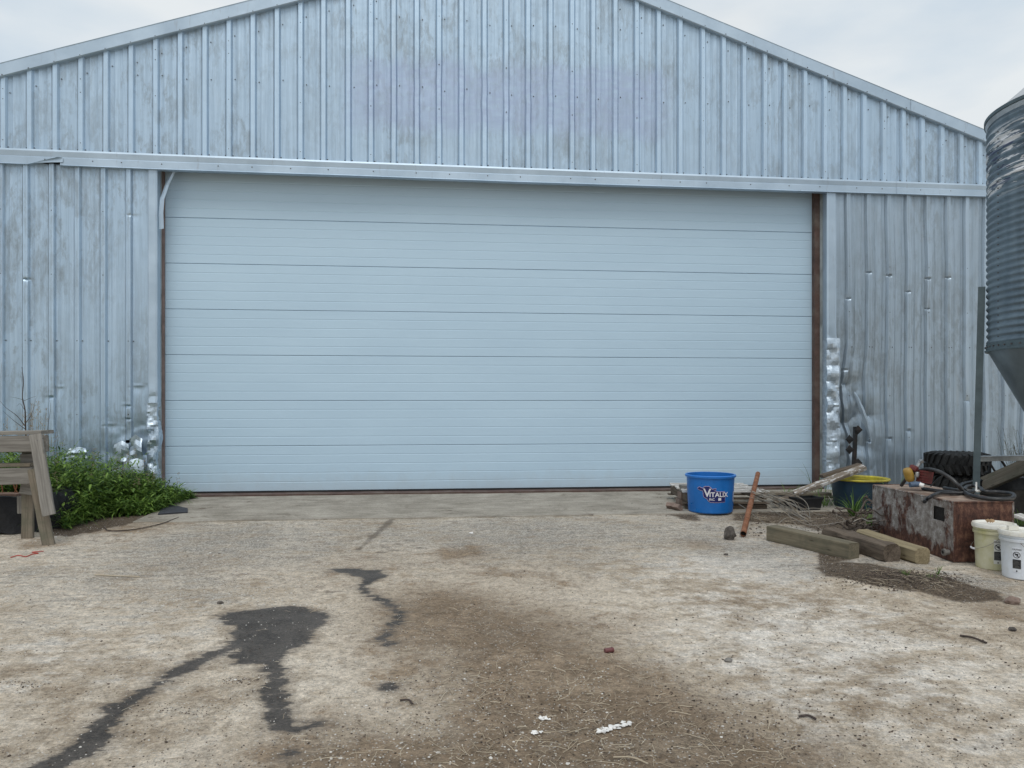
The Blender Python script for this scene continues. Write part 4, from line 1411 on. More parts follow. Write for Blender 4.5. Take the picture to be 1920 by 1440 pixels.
# ------------------------------------------------------------------ buckets
BH = .365
def make_bucket(c, body_mat, label, cat, rot):
    t = thing('plastic_bucket', c, label, cat, 'lidded plastic buckets')
    rb = lambda z: .131 + .014 * z / BH
    m = MB()
    m.lathe([(0, .003), (.126, 0), (.131, .006)] + [(rb(z), z) for z in (.08, .16, .24, .285)] + [(rb(.285) + .010, .287), (rb(.3) + .011, .305), (rb(.3) + .002, .308), (rb(.31), .318), (rb(.32) + .010, .320), (rb(.33) + .010, .336), (rb(.34), .338), (rb(.345), .35)], 64, c)
    m.build('bucket_body', body_mat, t, smooth=30)
    m = MB()
    m.lathe([(rb(.34) + .006, .335), (rb(.34) + .014, .333), (rb(.34) + .016, .358), (rb(.34) + .012, .368), (rb(.34) - .004, .370), (rb(.34) - .012, .356), (0, .354)], 64, c)
    for k in range(16):
        a = 2 * math.pi * k / 16
        r = rb(.34) + .0165
        m.box((c[0] + r * math.cos(a), c[1] + r * math.sin(a), c[2] + .347), (.004, .004, .020), Matrix.Rotation(a, 3, 'Z'))
    m.build('lid', M_LID, t, smooth=30)
    an = math.atan2((CAM - c).y, (CAM - c).x)
    # warning label: heading, pictogram in a barred ring, black text block
    la = rot
    mw = MB(); vs, fs = gridrect(-.030, .030, .055, .250, 5); wrap(mw, vs, fs, c, rb, an + la, .0015)
    mw.build('label_patch', simple('label_ground', (0.60, 0.60, 0.56) if body_mat is M_BUCKY else (0.68, 0.71, 0.76), .5, var=.05, bump=0), t)
    mk = MB()
    vs, fs = text_mesh('CAUTION', .017, .0003); wrap(mk, vs, fs, c, rb, an + la, .003, -.029, .226, .78)
    vs, fs = disc(0, 0, .020, .0245); wrap(mk, vs, fs, c, rb, an + la, .003, 0, .190)
    vs, fs = fillpoly([(-.016, .013), (-.012, .017), (.016, -.013), (.012, -.017)]); wrap(mk, vs, fs, c, rb, an + la, .0034, 0, .190)
    vs, fs = disc(.004, .003, .0, .008, 10); wrap(mk, vs, fs, c, rb, an + la, .0032, 0, .190)
    vs, fs = fillpoly([(-.012, .006), (.004, .010), (.010, -.002), (.004, -.012), (-.001, -.012), (.002, -.003), (-.010, -.002)]); wrap(mk, vs, fs, c, rb, an + la, .0032, 0, .190)
    vs, fs = gridrect(-.027, .027, .085, .155, 5); wrap(mk, vs, fs, c, rb, an + la, .003)
    vs, fs = gridrect(-.004, .004, .060, .072, 2); wrap(mk, vs, fs, c, rb, an + la, .003)
    mk.build('label_print', M_KPRINT, t)
    ml = MB()
    for q in range(6):
        vs, fs = gridrect(-.023, .023 - .008 * (q % 3), .092 + .010 * q, .0945 + .010 * q, 4); wrap(ml, vs, fs, c, rb, an + la, .0044)
    ml.build('label_lines', simple('grey_print', (0.16, 0.16, 0.15), .5, bump=0), t)
    return t, an, rb
b1c = XZ((1864 - 960) / F * 6.24, 6.24); b1c.z = gh(b1c.x, b1c.y)
b2c = XZ((1916 - 960) / F * 5.93, 5.93); b2c.z = gh(b2c.x, b2c.y)
b1, an1, rb = make_bucket(b1c, M_BUCKY, 'yellowed lidded bucket standing behind the white bucket, against the rusty tank', 'bucket', .20)
b2, an2, rb = make_bucket(b2c, M_BUCKW, 'white lidded bucket nearest the camera at the right edge', 'bucket', -.24)
def handle(t, c, a0, a1, droop, grip=None):
    pts = []
    for i in range(15):
        k = i / 14; a = a0 + (a1 - a0) * k
        z = .285 - droop * math.sin(math.pi * k) ** .8
        r = .152 + .012 * math.sin(math.pi * k)
        pts.append((c[0] + r * math.cos(a), c[1] + r * math.sin(a), c[2] + z))
    m = MB(); m.tube(pts, .0022, 5); m.build('wire_handle', M_WIRE, t, smooth=40)
    if grip is not None:
        i = grip; m = MB(); m.tube([pts[i-1], pts[i], pts[i+1]], .008, 8); m.build('handle_grip', M_WPRINT, t, smooth=40)
handle(b1, b1c, an1 + .35, an1 - 2.75, .13, 7)
handle(b2, b2c, an2 - .05, an2 + 3.05, .13, 7)
# scrap of dry husk on the yellowed bucket's lid, white lump on the other
p = b1c + Vector((-.06, -.03, .374))
m = MB()
for k in range(4):
    q = Vector((random.uniform(-.025, .025), random.uniform(-.02, .02), 0))
    m.add([p + q, p + q + Vector((.035, .012, .012)), p + q + Vector((.03, .03, .028)), p + q + Vector((-.006, .02, .02))], [(0, 1, 2, 3)])
tag(m.build('dry_husk', M_LEAFD, origin=p), 'scrap of brown husk lying on the yellowed bucket lid', 'husk')
p = b2c + Vector((-.03, .06, .369))
m = MB(); m.prism([(p.x - .045, p.y - .02), (p.x + .035, p.y - .025), (p.x + .05, p.y + .02), (p.x - .03, p.y + .025)], p.z - .012, p.z + .022)
tag(m.build('plastic_block', M_LID, origin=p), 'small white block lying on the lid of the white bucket', 'block')

# ------------------------------------------------------------------ rusty tank (camera-frame box turned a little)
TKX0, TKX1, TKZ0, TKZ1 = 3.70, 4.23, 6.44, 7.74
c4 = [XZ(TKX0 + .02, TKZ0 - .02), XZ(TKX1, TKZ0 - .0), XZ(TKX1, TKZ1), XZ(TKX0, TKZ1)]
tkc = sum(c4, Vector((0, 0, 0))) / 4
tz = gz(tkc.x, tkc.y) - .01
tkc.z = tz
ttop = .425
tank = thing('rusty_tank', tkc, 'rectangular rusted steel tank with flaking white paint and a square hole', 'tank')
ex = (c4[1] - c4[0]); ex.z = 0; LX = ex.length; ex.normalize()
ey = (c4[3] - c4[0]); ey.z = 0; LY = ey.length; ey.normalize()
def tk(u, v, z): 
    q = c4[0] + ex * u + ey * v; return Vector((q.x, q.y, z))
# build in local frame: x across, y along, so the object-space material follows the faces
tb = bpy.data.meshes.new('tank_shell'); 
Htk = ttop - tz
def face_grid(org, du, dv, nu, nv, nrm, hole=None, amp=.006, seed=0):
    vs = []; fs = []
    for j in range(nv + 1):
        for i in range(nu + 1):
            u, v = i / nu, j / nv
            q = org + du * u + dv * v
            e = min(u, 1 - u, v, 1 - v); k = min(1, e * 6)
            vs.append(q + nrm * amp * k * (mn.noise(Vector((u * 3, v * 2.5, seed))) * 1.6))
    for j in range(nv):
        for i in range(nu):
            if hole and hole(i / nu + .5 / nu, j / nv + .5 / nv): continue
            a = j * (nu + 1) + i; fs.append((a, a + 1, a + nu + 2, a + nu + 1))
    return vs, fs
Ml = MB()
O = Vector
# side facing left/camera (u along length from near to far)
def hole(u, v):
    return .095 < u < .225 and .62 < v < .86
vs, fs = face_grid(O((0, 0, 0)), O((0, LY, 0)), O((0, 0, Htk)), 60, 30, O((-1, 0, 0)), hole, seed=1); Ml.add(vs, [f[::-1] for f in fs])
vs, fs = face_grid(O((0, 0, 0)), O((LX, 0, 0)), O((0, 0, Htk)), 20, 16, O((0, -1, 0)), seed=2); Ml.add(vs, fs)
vs, fs = face_grid(O((LX, 0, 0)), O((0, LY, 0)), O((0, 0, Htk)), 20, 8, O((1, 0, 0)), seed=3); Ml.add(vs, fs)
vs, fs = face_grid(O((0, LY, 0)), O((LX, 0, 0)), O((0, 0, Htk)), 12, 8, O((0, 1, 0)), seed=4); Ml.add(vs, [f[::-1] for f in fs])
rotz = math.atan2(ex.y, ex.x)
def loc_build(mb, name, mat, label=None, smooth=30):
    o = mb.build(name, mat, None, smooth=smooth); o.parent = tank
    o.matrix_local = Matrix.Translation(O((c4[0].x, c4[0].y, tz)) - tkc) @ Matrix.Rotation(rotz, 4, 'Z')
    if label: o['label'] = label
    return o
loc_build(Ml, 'tank_shell', M_TANK)
Ml = MB(); vs, fs = face_grid(O((-.006, -.006, Htk)), O((LX + .012, 0, 0)), O((0, LY + .012, 0)), 16, 30, O((0, 0, 1)), seed=6, amp=.010); Ml.add(vs, fs)
loc_build(Ml, 'tank_top', M_TANKTOP)
Ml = MB()
for (a, b) in (((0, 0), (0, LY)), ((0, 0), (LX, 0)), ((LX, 0), (LX, LY)), ((0, LY), (LX, LY))):
    Ml.tube([O((a[0], a[1], Htk - .002)), O((b[0], b[1], Htk - .002))], .008, 6)
for (a, b) in ((0, 0), (LX, 0), (0, LY), (LX, LY)):
    Ml.tube([O((a, b, 0)), O((a, b, Htk))], .009, 6)
loc_build(Ml, 'edge_bead', M_TANK)
Ml = MB(); Ml.tube([O((.02, .07, .07)), O((-.055, .07, .07))], .022, 12, cap=False); Ml.tube([O((-.03, .07, .07)), O((-.052, .07, .07))], .030, 8)
loc_build(Ml, 'drain_fitting', M_STONE)
Ml = MB(); Ml.tube([O((-.054, .07, .07)), O((-.0555, .07, .07))], .014, 10); loc_build(Ml, 'drain_bore', M_DARKIN)
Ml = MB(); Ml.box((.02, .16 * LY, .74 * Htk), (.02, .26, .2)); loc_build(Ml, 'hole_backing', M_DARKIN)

# things on the tank: small engine, hose, scraps
def T(px, py, z):          # point at height z under a photo position
    d = ray(px, py); return CAM + d * ((z - CAM.z) / d.z)
ZH = ttop + .022
hp = [T(1692, 909, ZH + .0)]
def Dp(px, py, Z): return D(px, py, Z)
hose_pts = [T(1690, 910, ZH + .004), Dp(1700, 897, 7.35), Dp(1716, 886, 7.25), Dp(1738, 880, 7.15), Dp(1760, 884, 7.0), Dp(1783, 897, 6.9), Dp(1797, 911, 6.85), T(1807, 922, ZH + .01), T(1822, 929.5, ZH + .005), T(1850, 934.5, ZH),
            T(1880, 936, ZH), T(1899, 933.5, ZH), T(1898, 926, ZH), T(1870, 922.5, ZH), T(1845, 921, ZH + .004), T(1838, 915, ZH + .01), T(1824, 911, ZH + .01), T(1812, 913, ZH + .012), T(1808, 919, ZH + .018)]
hose_pts2 = [T(1770, 915, ZH), T(1795, 919, ZH), T(1825, 921, ZH), T(1812, 924, ZH + .002), T(1780, 924, ZH), T(1760, 925, ZH), T(1745, 931, ZH), Dp(1738, 936, 6.66), Dp(1733, 941, 6.62)]
hose_pts3 = [T(1730, 916, ZH), T(1750, 919, ZH), T(1775, 922, ZH - .002), T(1800, 925, ZH - .002)]
hb = T(1800, 920, ttop)
m = MB(); m.tube(spline(hose_pts, 7), .0175, 10)
ho = thing('rubber_hose', hb, 'black rubber hose coiled and arched over the rusty tank', 'hose')
m.build('hose_loop', M_HOSE, ho, smooth=50)
m = MB(); m.tube(spline(hose_pts2, 7), .0165, 10); m.build('hose_end', M_HOSE, ho, smooth=50)
m = MB(); m.tube(spline(hose_pts3, 5), .0165, 10); m.build('hose_end', M_HOSE, ho, smooth=50)
m = MB(); m.tube(spline([T(1745, 912, ZH + .01), Dp(1760, 897, 7.2), Dp(1774, 889, 7.15)], 4), .006, 6); m.build('tie_strap', M_HOSE, ho)
p = T(1834, 922, ttop + .004)
m = MB(); m.box(p + Vector((0, 0, .008)), (.12, .06, .012), Matrix.Rotation(.3, 3, 'Z')); m.box(p + Vector((-.02, 0, .05)), (.012, .012, .08))
tag(m.build('white_bracket', M_SCRAP, origin=p), 'small white bracket inside the hose loop on the tank', 'bracket')

ep = T(1715, 912, ttop)
eng = thing('small_engine', ep, 'small red and yellow engine with grey handle on the rusty tank', 'engine')
def lump(cn, sz, rot=0.0, n=14):
    m = MB(); m.lathe([(0, -.5), (.36, -.5), (.47, -.40), (.5, -.2), (.5, .2), (.46, .4), (.34, .5), (0, .5)], n)
    R = Matrix.Rotation(rot, 3, 'Y')
    m.v = [tuple(Vector(cn) + R @ Vector((v[0]*sz[0], v[1]*sz[1], v[2]*sz[2]))) for v in m.v]
    return m
lump(Dp(1704, 890, 7.2), (.085, .09, .125), -.35).build('fuel_tank', M_YELL, eng, smooth=40)
lump(Dp(1713, 878.5, 7.2), (.085, .08, .055), .5, 8).build('top_cowl', M_RED, eng, smooth=30)
m = MB(); m.tube(spline([Dp(1720, 875, 7.2), Dp(1724, 868, 7.2), Dp(1726, 864, 7.2), Dp(1729, 866, 7.17)], 4), [.017]*8 + [.019]*3 + [.016]*2 if False else .017, 8); m.build('grip', M_ALU, eng, smooth=40)
m = MB(); R = Matrix.Rotation(.2, 3, 'Y')
m.box(Dp(1734, 894, 7.15), (.10, .09, .11), R)
m.build('fin_housing', M_RED, eng)
for k in range(5):
    m = MB(); m.box(Dp(1734, 885 + 5 * k, 7.10), (.104, .012, .006), R); m.build('cooling_fin', M_RED, eng)
lump(Dp(1720, 890, 7.14), (.04, .04, .05)).build('carburettor', M_ALU, eng, smooth=30)
m = MB(); m.tube([Dp(1706, 909, 7.0), Dp(1726, 908, 7.0)], .024, 12); m.build('air_filter', M_BLUEG, eng, smooth=40)
m = MB(); m.tube([Dp(1724, 908, 6.99), Dp(1732, 911, 6.97)], .020, 10); m.build('outlet', M_SCRAP, eng, smooth=40)

# ------------------------------------------------------------------ timbers in front of the tank
def gpt(X_, Z_, dz): 
    p = XZ(X_, Z_); p.z = gh(p.x, p.y) + dz; return p
def timber(name, a, b, w_, h_, mat, label, cat, grp=None, **k):
    o = beam(name, a, b, w_, h_, mat, **k); return tag(o, label, cat, grp)
# front timber: near face line from (2.435,7.30) to (2.86,6.50); centre offset half a width to the far side
nrm = Vector((.883, .469))
a = gpt(2.435 + .883 * .07, 7.30 + .469 * .07, .070); b = gpt(2.865 + .883 * .07, 6.50 + .469 * .07, .066)
timber('square_timber', a, b, .14, .14, M_TREAT, 'long greenish square timber lying nearest the pipe on the white dust', 'timber', 'timbers before the tank', jit=.002)
a = gpt(3.27, 7.12, .070); b = gpt(3.43, 6.37, .066)
timber('square_timber', a, b, .14, .135, M_FRESH, 'pale split square timber lying against the rusty tank', 'timber', 'timbers before the tank', jit=.003, ch=.022)
# rotten log, ragged
def ragged_log(p0, p1, w_, h_, seed):
    d = (p1 - p0); Ln = d.length; d.normalize(); y = Vector((0, 0, 1)).cross(d).normalized(); z = d.cross(y)
    m = MB(); n, kx = 16, 22; vs = []
    for i in range(kx):
        t = i / (kx - 1)
        for j in range(n):
            a = 2 * math.pi * j / n
            cx_, cz_ = math.cos(a), math.sin(a)
            s_ = max(abs(cx_), abs(cz_)) ** -.55
            r = 1 + .22 * mn.noise(Vector((t * 5, cx_ * 2 + seed, cz_ * 2))) + .10 * mn.noise(Vector((t * 14, cx_ * 6, cz_ * 6 + seed)))
            ex_ = .05 * mn.noise(Vector((cx_ * 3, cz_ * 3, seed + t))) if i in (0, kx - 1) else 0
            vs.append((t * Ln - Ln / 2 + ex_, cx_ * s_ * w_ / 2 * r, cz_ * s_ * h_ / 2 * r))
    fs = [(i*n+j, (i+1)*n+j, (i+1)*n+(j+1) % n, i*n+(j+1) % n) for i in range(kx-1) for j in range(n)]
    for e in (0, kx - 1):
        vs.append(((-Ln/2 + .03) if e == 0 else (Ln/2 - .03), 0, 0)); c_ = len(vs) - 1
        fs += [(c_, e*n+j, e*n+(j+1) % n) for j in range(n)]
    m.add(vs, fs)
    o = m.build('rotten_log', M_ROT, smooth=35)
    o.matrix_world = Matrix.Translation((p0 + p1) / 2) @ Matrix((d, y, z)).transposed().to_4x4()
    return o
tag(ragged_log(gpt(3.02, 7.22, .065), gpt(3.20, 6.42, .075), .17, .15, 3), 'dark rotten log with a ragged end between the two square timbers', 'log')

# ------------------------------------------------------------------ rusty pipe leaning on the slatted pallet
pb = gpt((1393.5 - 960) / F * 7.45, 7.45, .034)
pt = D(1421, 888, 9.75)
pp = thing('rusty_pipe', (pb.x, pb.y, pb.z - .03), 'rusty brown steel pipe propped up on the white slatted pallet', 'pipe')
m = MB(); m.tube([pb + (pt - pb) * t for t in (0, .25, .5, .75, 1)], .029, 16, cap=False); m.tube([pb + (pt - pb) * .001, pb + (pt - pb) * .999], .0245, 14, cap=False)
m.build('pipe_wall', M_RUSTP, pp, smooth=40)
m = MB(); m.tube([pb + (pt - pb) * .012, pb + (pt - pb) * .03], .0243, 14); m.build('bore', M_DARKIN, pp)
m = MB(); m.tube([pb + (pt - pb) * .975, pb + (pt - pb) * .998], .0243, 14); m.build('end_plug', M_RUSTP, pp)
# stone by the pipe
p = gpt((1368 - 960) / F * 7.35, 7.35, .05)
m = MB(); m.rock(p, (.055, .05, .075), 4, 2); o = m.build('stone_chunk', M_STONE_D, origin=p, smooth=25)
tag(o, 'rough dark stone chunk beside the lower end of the rusty pipe', 'stone')

# ------------------------------------------------------------------ slatted pallet behind the tub
pl0 = XZ((1281 - 960) / F * 9.05, 9.08); 
pal = thing('slatted_pallet', XZ(2.5, 9.1), 'low pallet with whitewashed slats, behind the blue tub', 'pallet')
Zf, Zb = 9.08, 9.92
x0, x1 = (1281 - 960) / F * 9.05, (1444 - 960) / F * 9.05
for k in range(6):
    Zk = Zf + (Zb - Zf) * k / 5
    q0 = XZ(x0 + .02 * (k % 2), Zk, .196 + .004 * random.random()); q1 = XZ(x1 - .015 * random.random() - .01 * k, Zk, .196)
    beam('slat', q0, q1, .07, .018, M_WHITEW, pal, ch=.003, seed=k)
for k in range(3):
    Xk = x0 + .06 + (x1 - x0 - .12) * k / 2
    beam('stringer', XZ(Xk, Zf - .03, .13), XZ(Xk, Zb + .03, .13), .04, .11, M_ROT, pal, ch=.003)
for k in range(3):
    Zk = Zf + (Zb - Zf) * k / 2
    beam('bottom_board', XZ(x0, Zk, .062), XZ(x1, Zk, .062), .09, .018, M_ROT, pal, ch=.003)
for k, (dz, m_) in enumerate(((.02, M_ROT), (-.03, M_GREY2))):
    beam('bearer', XZ(x0 + .03, Zf + .02 + .3 * k, dz), XZ(x1 - .03, Zf + .02 + .3 * k, dz), .07, .045, m_, pal, ch=.003)

# bricks left of the tub, small block stack
for q, (px, py, Zq, rz, tl, lab) in enumerate([(1259, 946, 9.05, .9, .75, 'brown brick tipped on its corner left of the blue tub'), (1270, 944, 8.95, .4, .8, 'brown brick nearest the blue tub, tipped on edge')]):
    p = XZ((px - 960) / F * Zq, Zq); p.z = gh(p.x, p.y) + .05
    m = MB(); m.box((0, 0, 0), (.075, .11, .05), Matrix.Rotation(rz, 3, 'Z') @ Matrix.Rotation(tl, 3, 'Y'))
    m.v = [tuple(Vector(v) + p) for v in m.v]
    o = m.build('brick_piece', M_BRICK, origin=p); tag(o, lab, 'brick', 'brown bricks by the blue tub')
p = XZ((1283 - 960) / F * 9.35, 9.35)
blk = thing('block_stack', p, 'stack of small concrete blocks half hidden behind the blue tub', 'blocks')
for q in range(3):
    m = MB(); m.box((p.x + .01 * q, p.y, p.z + .05 + .085 * q), (.17 - .02 * q, .14, .078)); m.build('block', M_STONE if q == 2 else M_BRICK, blk)

# low boards and beams lying along the wall right of the door
bds = [(1440, 925, 1556, 926, 9.6, 'grey board lying flat on the ground below the right door post', M_GREY2),
       (1450, 941, 1500, 925, 9.15, 'short dark board crossing behind the wire tangle', M_ROT),
       (1478, 933, 1562, 931, 9.8, 'mossy board half buried in grass beside the black tray', M_GREY2),
       (1540, 893, 1612, 871, 9.5, 'dark board behind the paint-flaked plank', M_ROT)]
for q, (xa, ya, xb, yb, Zq, lab, mt) in enumerate(bds):
    tag(beam('old_board', D(xa, ya, Zq), D(xb, yb, Zq), .12, .035, mt, seed=q), lab, 'board', 'old boards by the right door post')
# leaning plank with flaking white paint
tag(beam('leaning_plank', D(1489, 926, 9.12), D(1621, 875.5, 9.05), .11, .045, M_PLANK, side=Vector((.2, 1, .35)), seed=4),
    'weathered plank with flaking white paint leaning on the yellow-rimmed tub', 'plank')
# black nursery trays
def tray(px, Zq, wpx, h_, lab, rz):
    p = XZ((px - 960) / F * Zq, Zq); p.z = gh(p.x, p.y)
    w_ = wpx * Zq / F / 2
    t = thing('black_tray', p, lab, 'tray', 'black plastic trays')
    m = MB(); R = Matrix.Rotation(rz, 3, 'Z')
    def ring(s, z): return [p + R @ Vector((a * w_ * s, b * w_ * .6 * s, z)) for a, b in ((-1, -1), (1, -1), (1, 1), (-1, 1))]
    vs = ring(.82, 0) + ring(1, h_) + ring(.93, h_ - .002) + ring(.76, .015)
    fs = []
    for k in range(3):
        for i in range(4): fs.append((k*4+i, k*4+(i+1) % 4, (k+1)*4+(i+1) % 4, (k+1)*4+i))
    fs.append((12, 13, 14, 15)); m.add(vs, fs); m.build('tray_wall', M_BLACK, t)
    m = MB()
    rr_ = ring(1.05, h_) + ring(1.05, h_ - .02) + ring(.97, h_ + .001)
    m.add(rr_, [(i, (i+1) % 4, 4 + (i+1) % 4, 4 + i) for i in range(4)] + [(i, (i+1) % 4, 8 + (i+1) % 4, 8 + i) for i in range(4)])
    m.build('tray_lip', M_BLACK, t)
tray(1511, 9.05, 52, .155, 'black plastic tray under the low end of the leaning plank', .15)
tray(1470, 9.35, 40, .12, 'smaller black plastic tray behind the wire tangle', -.3)

# ------------------------------------------------------------------ dark tub with yellow rim
yc = XZ((1611 - 960) / F * 9.32, 9.32); yc.z = gh(yc.x, yc.y)
yt = thing('dark_tub', yc, 'large dark blue-green tub with a bright yellow rim behind the tank', 'tub')
Hy = .345
m = MB(); m.lathe([(0, .004), (.28, 0), (.285, .02), (.325, Hy), (.317, Hy), (.275, .02), (0, .015)], 64, yc); m.build('tub_wall', M_NAVYT, yt, smooth=35)
m = MB(); m.lathe([(.322, Hy - .012), (.342, Hy - .010), (.348, Hy), (.343, Hy + .012), (.328, Hy + .014), (.305, Hy + .0), (.300, Hy - .04)], 64, yc); m.build('rim', M_YEL, yt, smooth=35)

# ------------------------------------------------------------------ black post with diamond plates
dp = W(1603, 870, -.28); dp.z = gh(dp.x, dp.y)
sp_ = thing('diamond_post', dp, 'black steel post carrying small diamond plates against the metal wall', 'post')
topz = W(1603, 800, -.28).z
m = MB(); m.box((dp.x - .01, dp.y, (topz + dp.z) / 2), (.045, .045, topz - dp.z), Matrix.Rotation(.04, 3, 'Y')); m.build('post_bar', M_STEELK, sp_)
for (px, py, sd_) in [(1609, 806, 1), (1593, 824, -1), (1593, 843, -1), (1609, 868, 1), (1595, 884, -1)]:
    q = W(px, py, -.31); s_ = .055
    m = MB(); vs = []
    for yy in (0, .012):
        for (a_, b_) in ((-s_, 0), (0, -s_ * 1.15), (s_, 0), (0, s_ * 1.15)): vs.append((q.x + a_, q.y + yy - .02 * (a_ > 0), q.z + b_))
    m.add(vs, [(0, 1, 2, 3), (7, 6, 5, 4)] + [(i, 4 + i, 4 + (i+1) % 4, (i+1) % 4) for i in range(4)])
    m.build('diamond_plate', M_STEELK, sp_)

# ------------------------------------------------------------------ tyres, stacked flat
yc_ = XZ((1790 - 960) / F * 10.3, 10.3)
yc_.z = gz(yc_.x, yc_.y)
def make_tyre(c, label):
    t = thing('tractor_tyre', c, label, 'tyre', 'stacked tyres')
    R_, hw = .37, .145
    m = MB(); m.lathe([(.20, -hw + .02), (.24, -hw), (.31, -hw), (R_ - .02, -hw + .03), (R_, -hw * .5), (R_, hw * .5), (R_ - .02, hw - .03), (.31, hw), (.24, hw), (.20, hw - .02), (.20, -hw + .02)], 64, (c.x, c.y, c.z + hw))
    m.build('carcass', M_RUBBER, t, smooth=40)
    m = MB(); n = 26
    for k in range(n):
        for s_ in (-1, 1):
            a0 = 2 * math.pi * (k + (.5 if s_ > 0 else 0)) / n
            vs = []
            for (da, z, r) in ((0, s_ * .01, R_), (.10, s_ * .01, R_), (0, s_ * (hw - .02), R_), (.10, s_ * (hw - .02), R_), (-.02, s_ * (hw + .006), R_ - .07), (.08, s_ * (hw + .006), R_ - .07)):
                a = a0 + da + .13 * abs(z) / hw
                for rr_ in (r - .01, r + .026 if r == R_ else r + .004):
                    vs.append((c.x + rr_ * math.cos(a), c.y + rr_ * math.sin(a), c.z + hw + z))
            m.add(vs, [(1, 3, 7, 5), (0, 1, 5, 4), (2, 6, 7, 3), (0, 2, 3, 1), (5, 7, 11, 9), (4, 5, 9, 8), (6, 10, 11, 7), (8, 9, 11, 10)])
    m.build('tread_lugs', M_RUBBER, t)
    return t
ty = make_tyre(yc_, 'black lugged tyre lying at the bottom of the stack behind the silo leg')
t2 = copy_tree(ty); t2.location = yc_ + Vector((.015, -.02, .297)); t2.rotation_euler.z = .4
t2['label'] = 'black lugged tyre lying on top of the other, by the metal wall'

# ------------------------------------------------------------------ right edge: black frame, long plank, black trough, block
hf = XZ((1852 - 960) / F * 9.0, 9.0)
fr = thing('steel_frame', hf, 'bent black steel tube frame standing under the silo brace', 'frame')
def tb_(pts, r, nm='tube'): 
    m = MB(); m.tube(spline(pts, 5) if len(pts) > 2 else pts, r, 8); m.build(nm, M_STEELK, fr, smooth=40)
tb_([D(1850, 862, 9.0), D(1857, 864, 9.0), D(1855, 885, 9.0), D(1853, 960, 9.0)], .016)
tb_([D(1846, 887, 9.0), D(1856, 886, 9.0)], .018, 'crossbar')
tb_([D(1856, 868, 9.0), D(1866, 884, 8.98), D(1873, 889.5, 8.96), D(1885, 889, 8.95), D(1905, 880, 8.9)], .012)
tb_([D(1876, 861, 9.1), D(1893, 887, 9.1), D(1915, 925, 9.1)], .015)
tag(beam('long_plank', D(1843, 909, 8.75), D(1935, 869, 8.35), .19, .045, M_GREY2, side=Vector((0, 1, .4)), seed=8), 'long brown plank slanting up to the right below the silo brace', 'plank')
tp = XZ((1905 - 960) / F * 8.3, 8.3); tp.z = gh(tp.x, tp.y)
tr = thing('black_trough', tp, 'large black plastic trough behind the rusty tank under the silo', 'trough')
m = MB()
hull = [(0, .02), (.38, 0), (.42, .03), (.47, .40), (.49, .42), (.46, .41), (.40, .05), (0, .04)]
m.lathe(hull, 48, tp); 
m.v = [(tp.x + (v[0] - tp.x) * 1.15, v[1], v[2] + .10 * (v[0] - tp.x) * ((v[2] - tp.z) / .42)) for v in m.v]
m.build('trough_shell', M_BLACK, tr, smooth=40)
p = XZ((1915 - 960) / F * 6.95, 6.95); p.z = gh(p.x, p.y)
m = MB(); m.box(p + Vector((.1, .05, .07)), (.36, .26, .13), Matrix.Rotation(.2, 3, 'Z')); o = m.build('concrete_block', M_STONE, origin=p)
bv = o.modifiers.new('b', 'BEVEL'); bv.width = .01; bv.segments = 2
tag(o, 'pale concrete block on the ground behind the white bucket', 'block')
tag(beam('pale_board', D(1906, 966, 7.1), D(1960, 985, 6.9), .16, .03, M_WHITEW, seed=2), 'pale board lying over the concrete block at the right edge', 'board')

# ------------------------------------------------------------------ wires
wt = thing('wire_tangle', G(1480, 985), 'tangle of loose grey wires spreading from the pipe over the ground', 'wires')
rs = random.Random(21)
for k in range(26):
    px0_, py0_ = 1412 + rs.uniform(-8, 22), 922 + rs.uniform(-6, 12)
    L_ = rs.uniform(60, 150); ang = rs.uniform(.15, .75)
    p0 = D(px0_, py0_, 8.9 - rs.uniform(0, .5))
    ex_, ey_ = px0_ + L_ * math.cos(ang), min(1000, py0_ + L_ * math.sin(ang) * .8)
    p3 = G(ex_, max(ey_, 968)); p3.z = gh(p3.x, p3.y) + .006
    pm = (p0 + p3) / 2 + Vector((rs.uniform(-.05, .1), rs.uniform(-.1, .1), rs.uniform(.0, .07)))
    pm2 = p0 + (p3 - p0) * .8 + Vector((0, rs.uniform(-.1, .1), rs.uniform(-.02, .02)))
    m = MB(); m.tube(spline([p0, pm, pm2, p3], 6), rs.choice((.0022, .003, .0036)), 4)
    m.build('wire', M_WIRE, wt, smooth=50)
for pts in ([(1553,930,9.0),(1562,945,8.8),(1569,962,8.6),(1567,975,8.5),(1560,981,8.4)],[(1385,945,8.6),(1400,955,8.4),(1425,975,8.2),(1450,990,8.0)],[(1500,955,8.7),(1530,953,8.7),(1560,960,8.6),(1600,985,8.3)],[(1440,925,8.8),(1470,940,8.7),(1500,965,8.5),(1530,985,8.2)],
            [(1436,930,8.9),(1470,922,8.9),(1510,940,8.8),(1520,975,8.4)],[(1455,985,7.7),(1480,970,7.9),(1520,985,7.8),(1580,978,7.8),(1610,965,7.9)]):
    m = MB(); m.tube(spline([D(*q) for q in pts], 6), .0035, 5); m.build('wire', M_WIRE, wt, smooth=50)
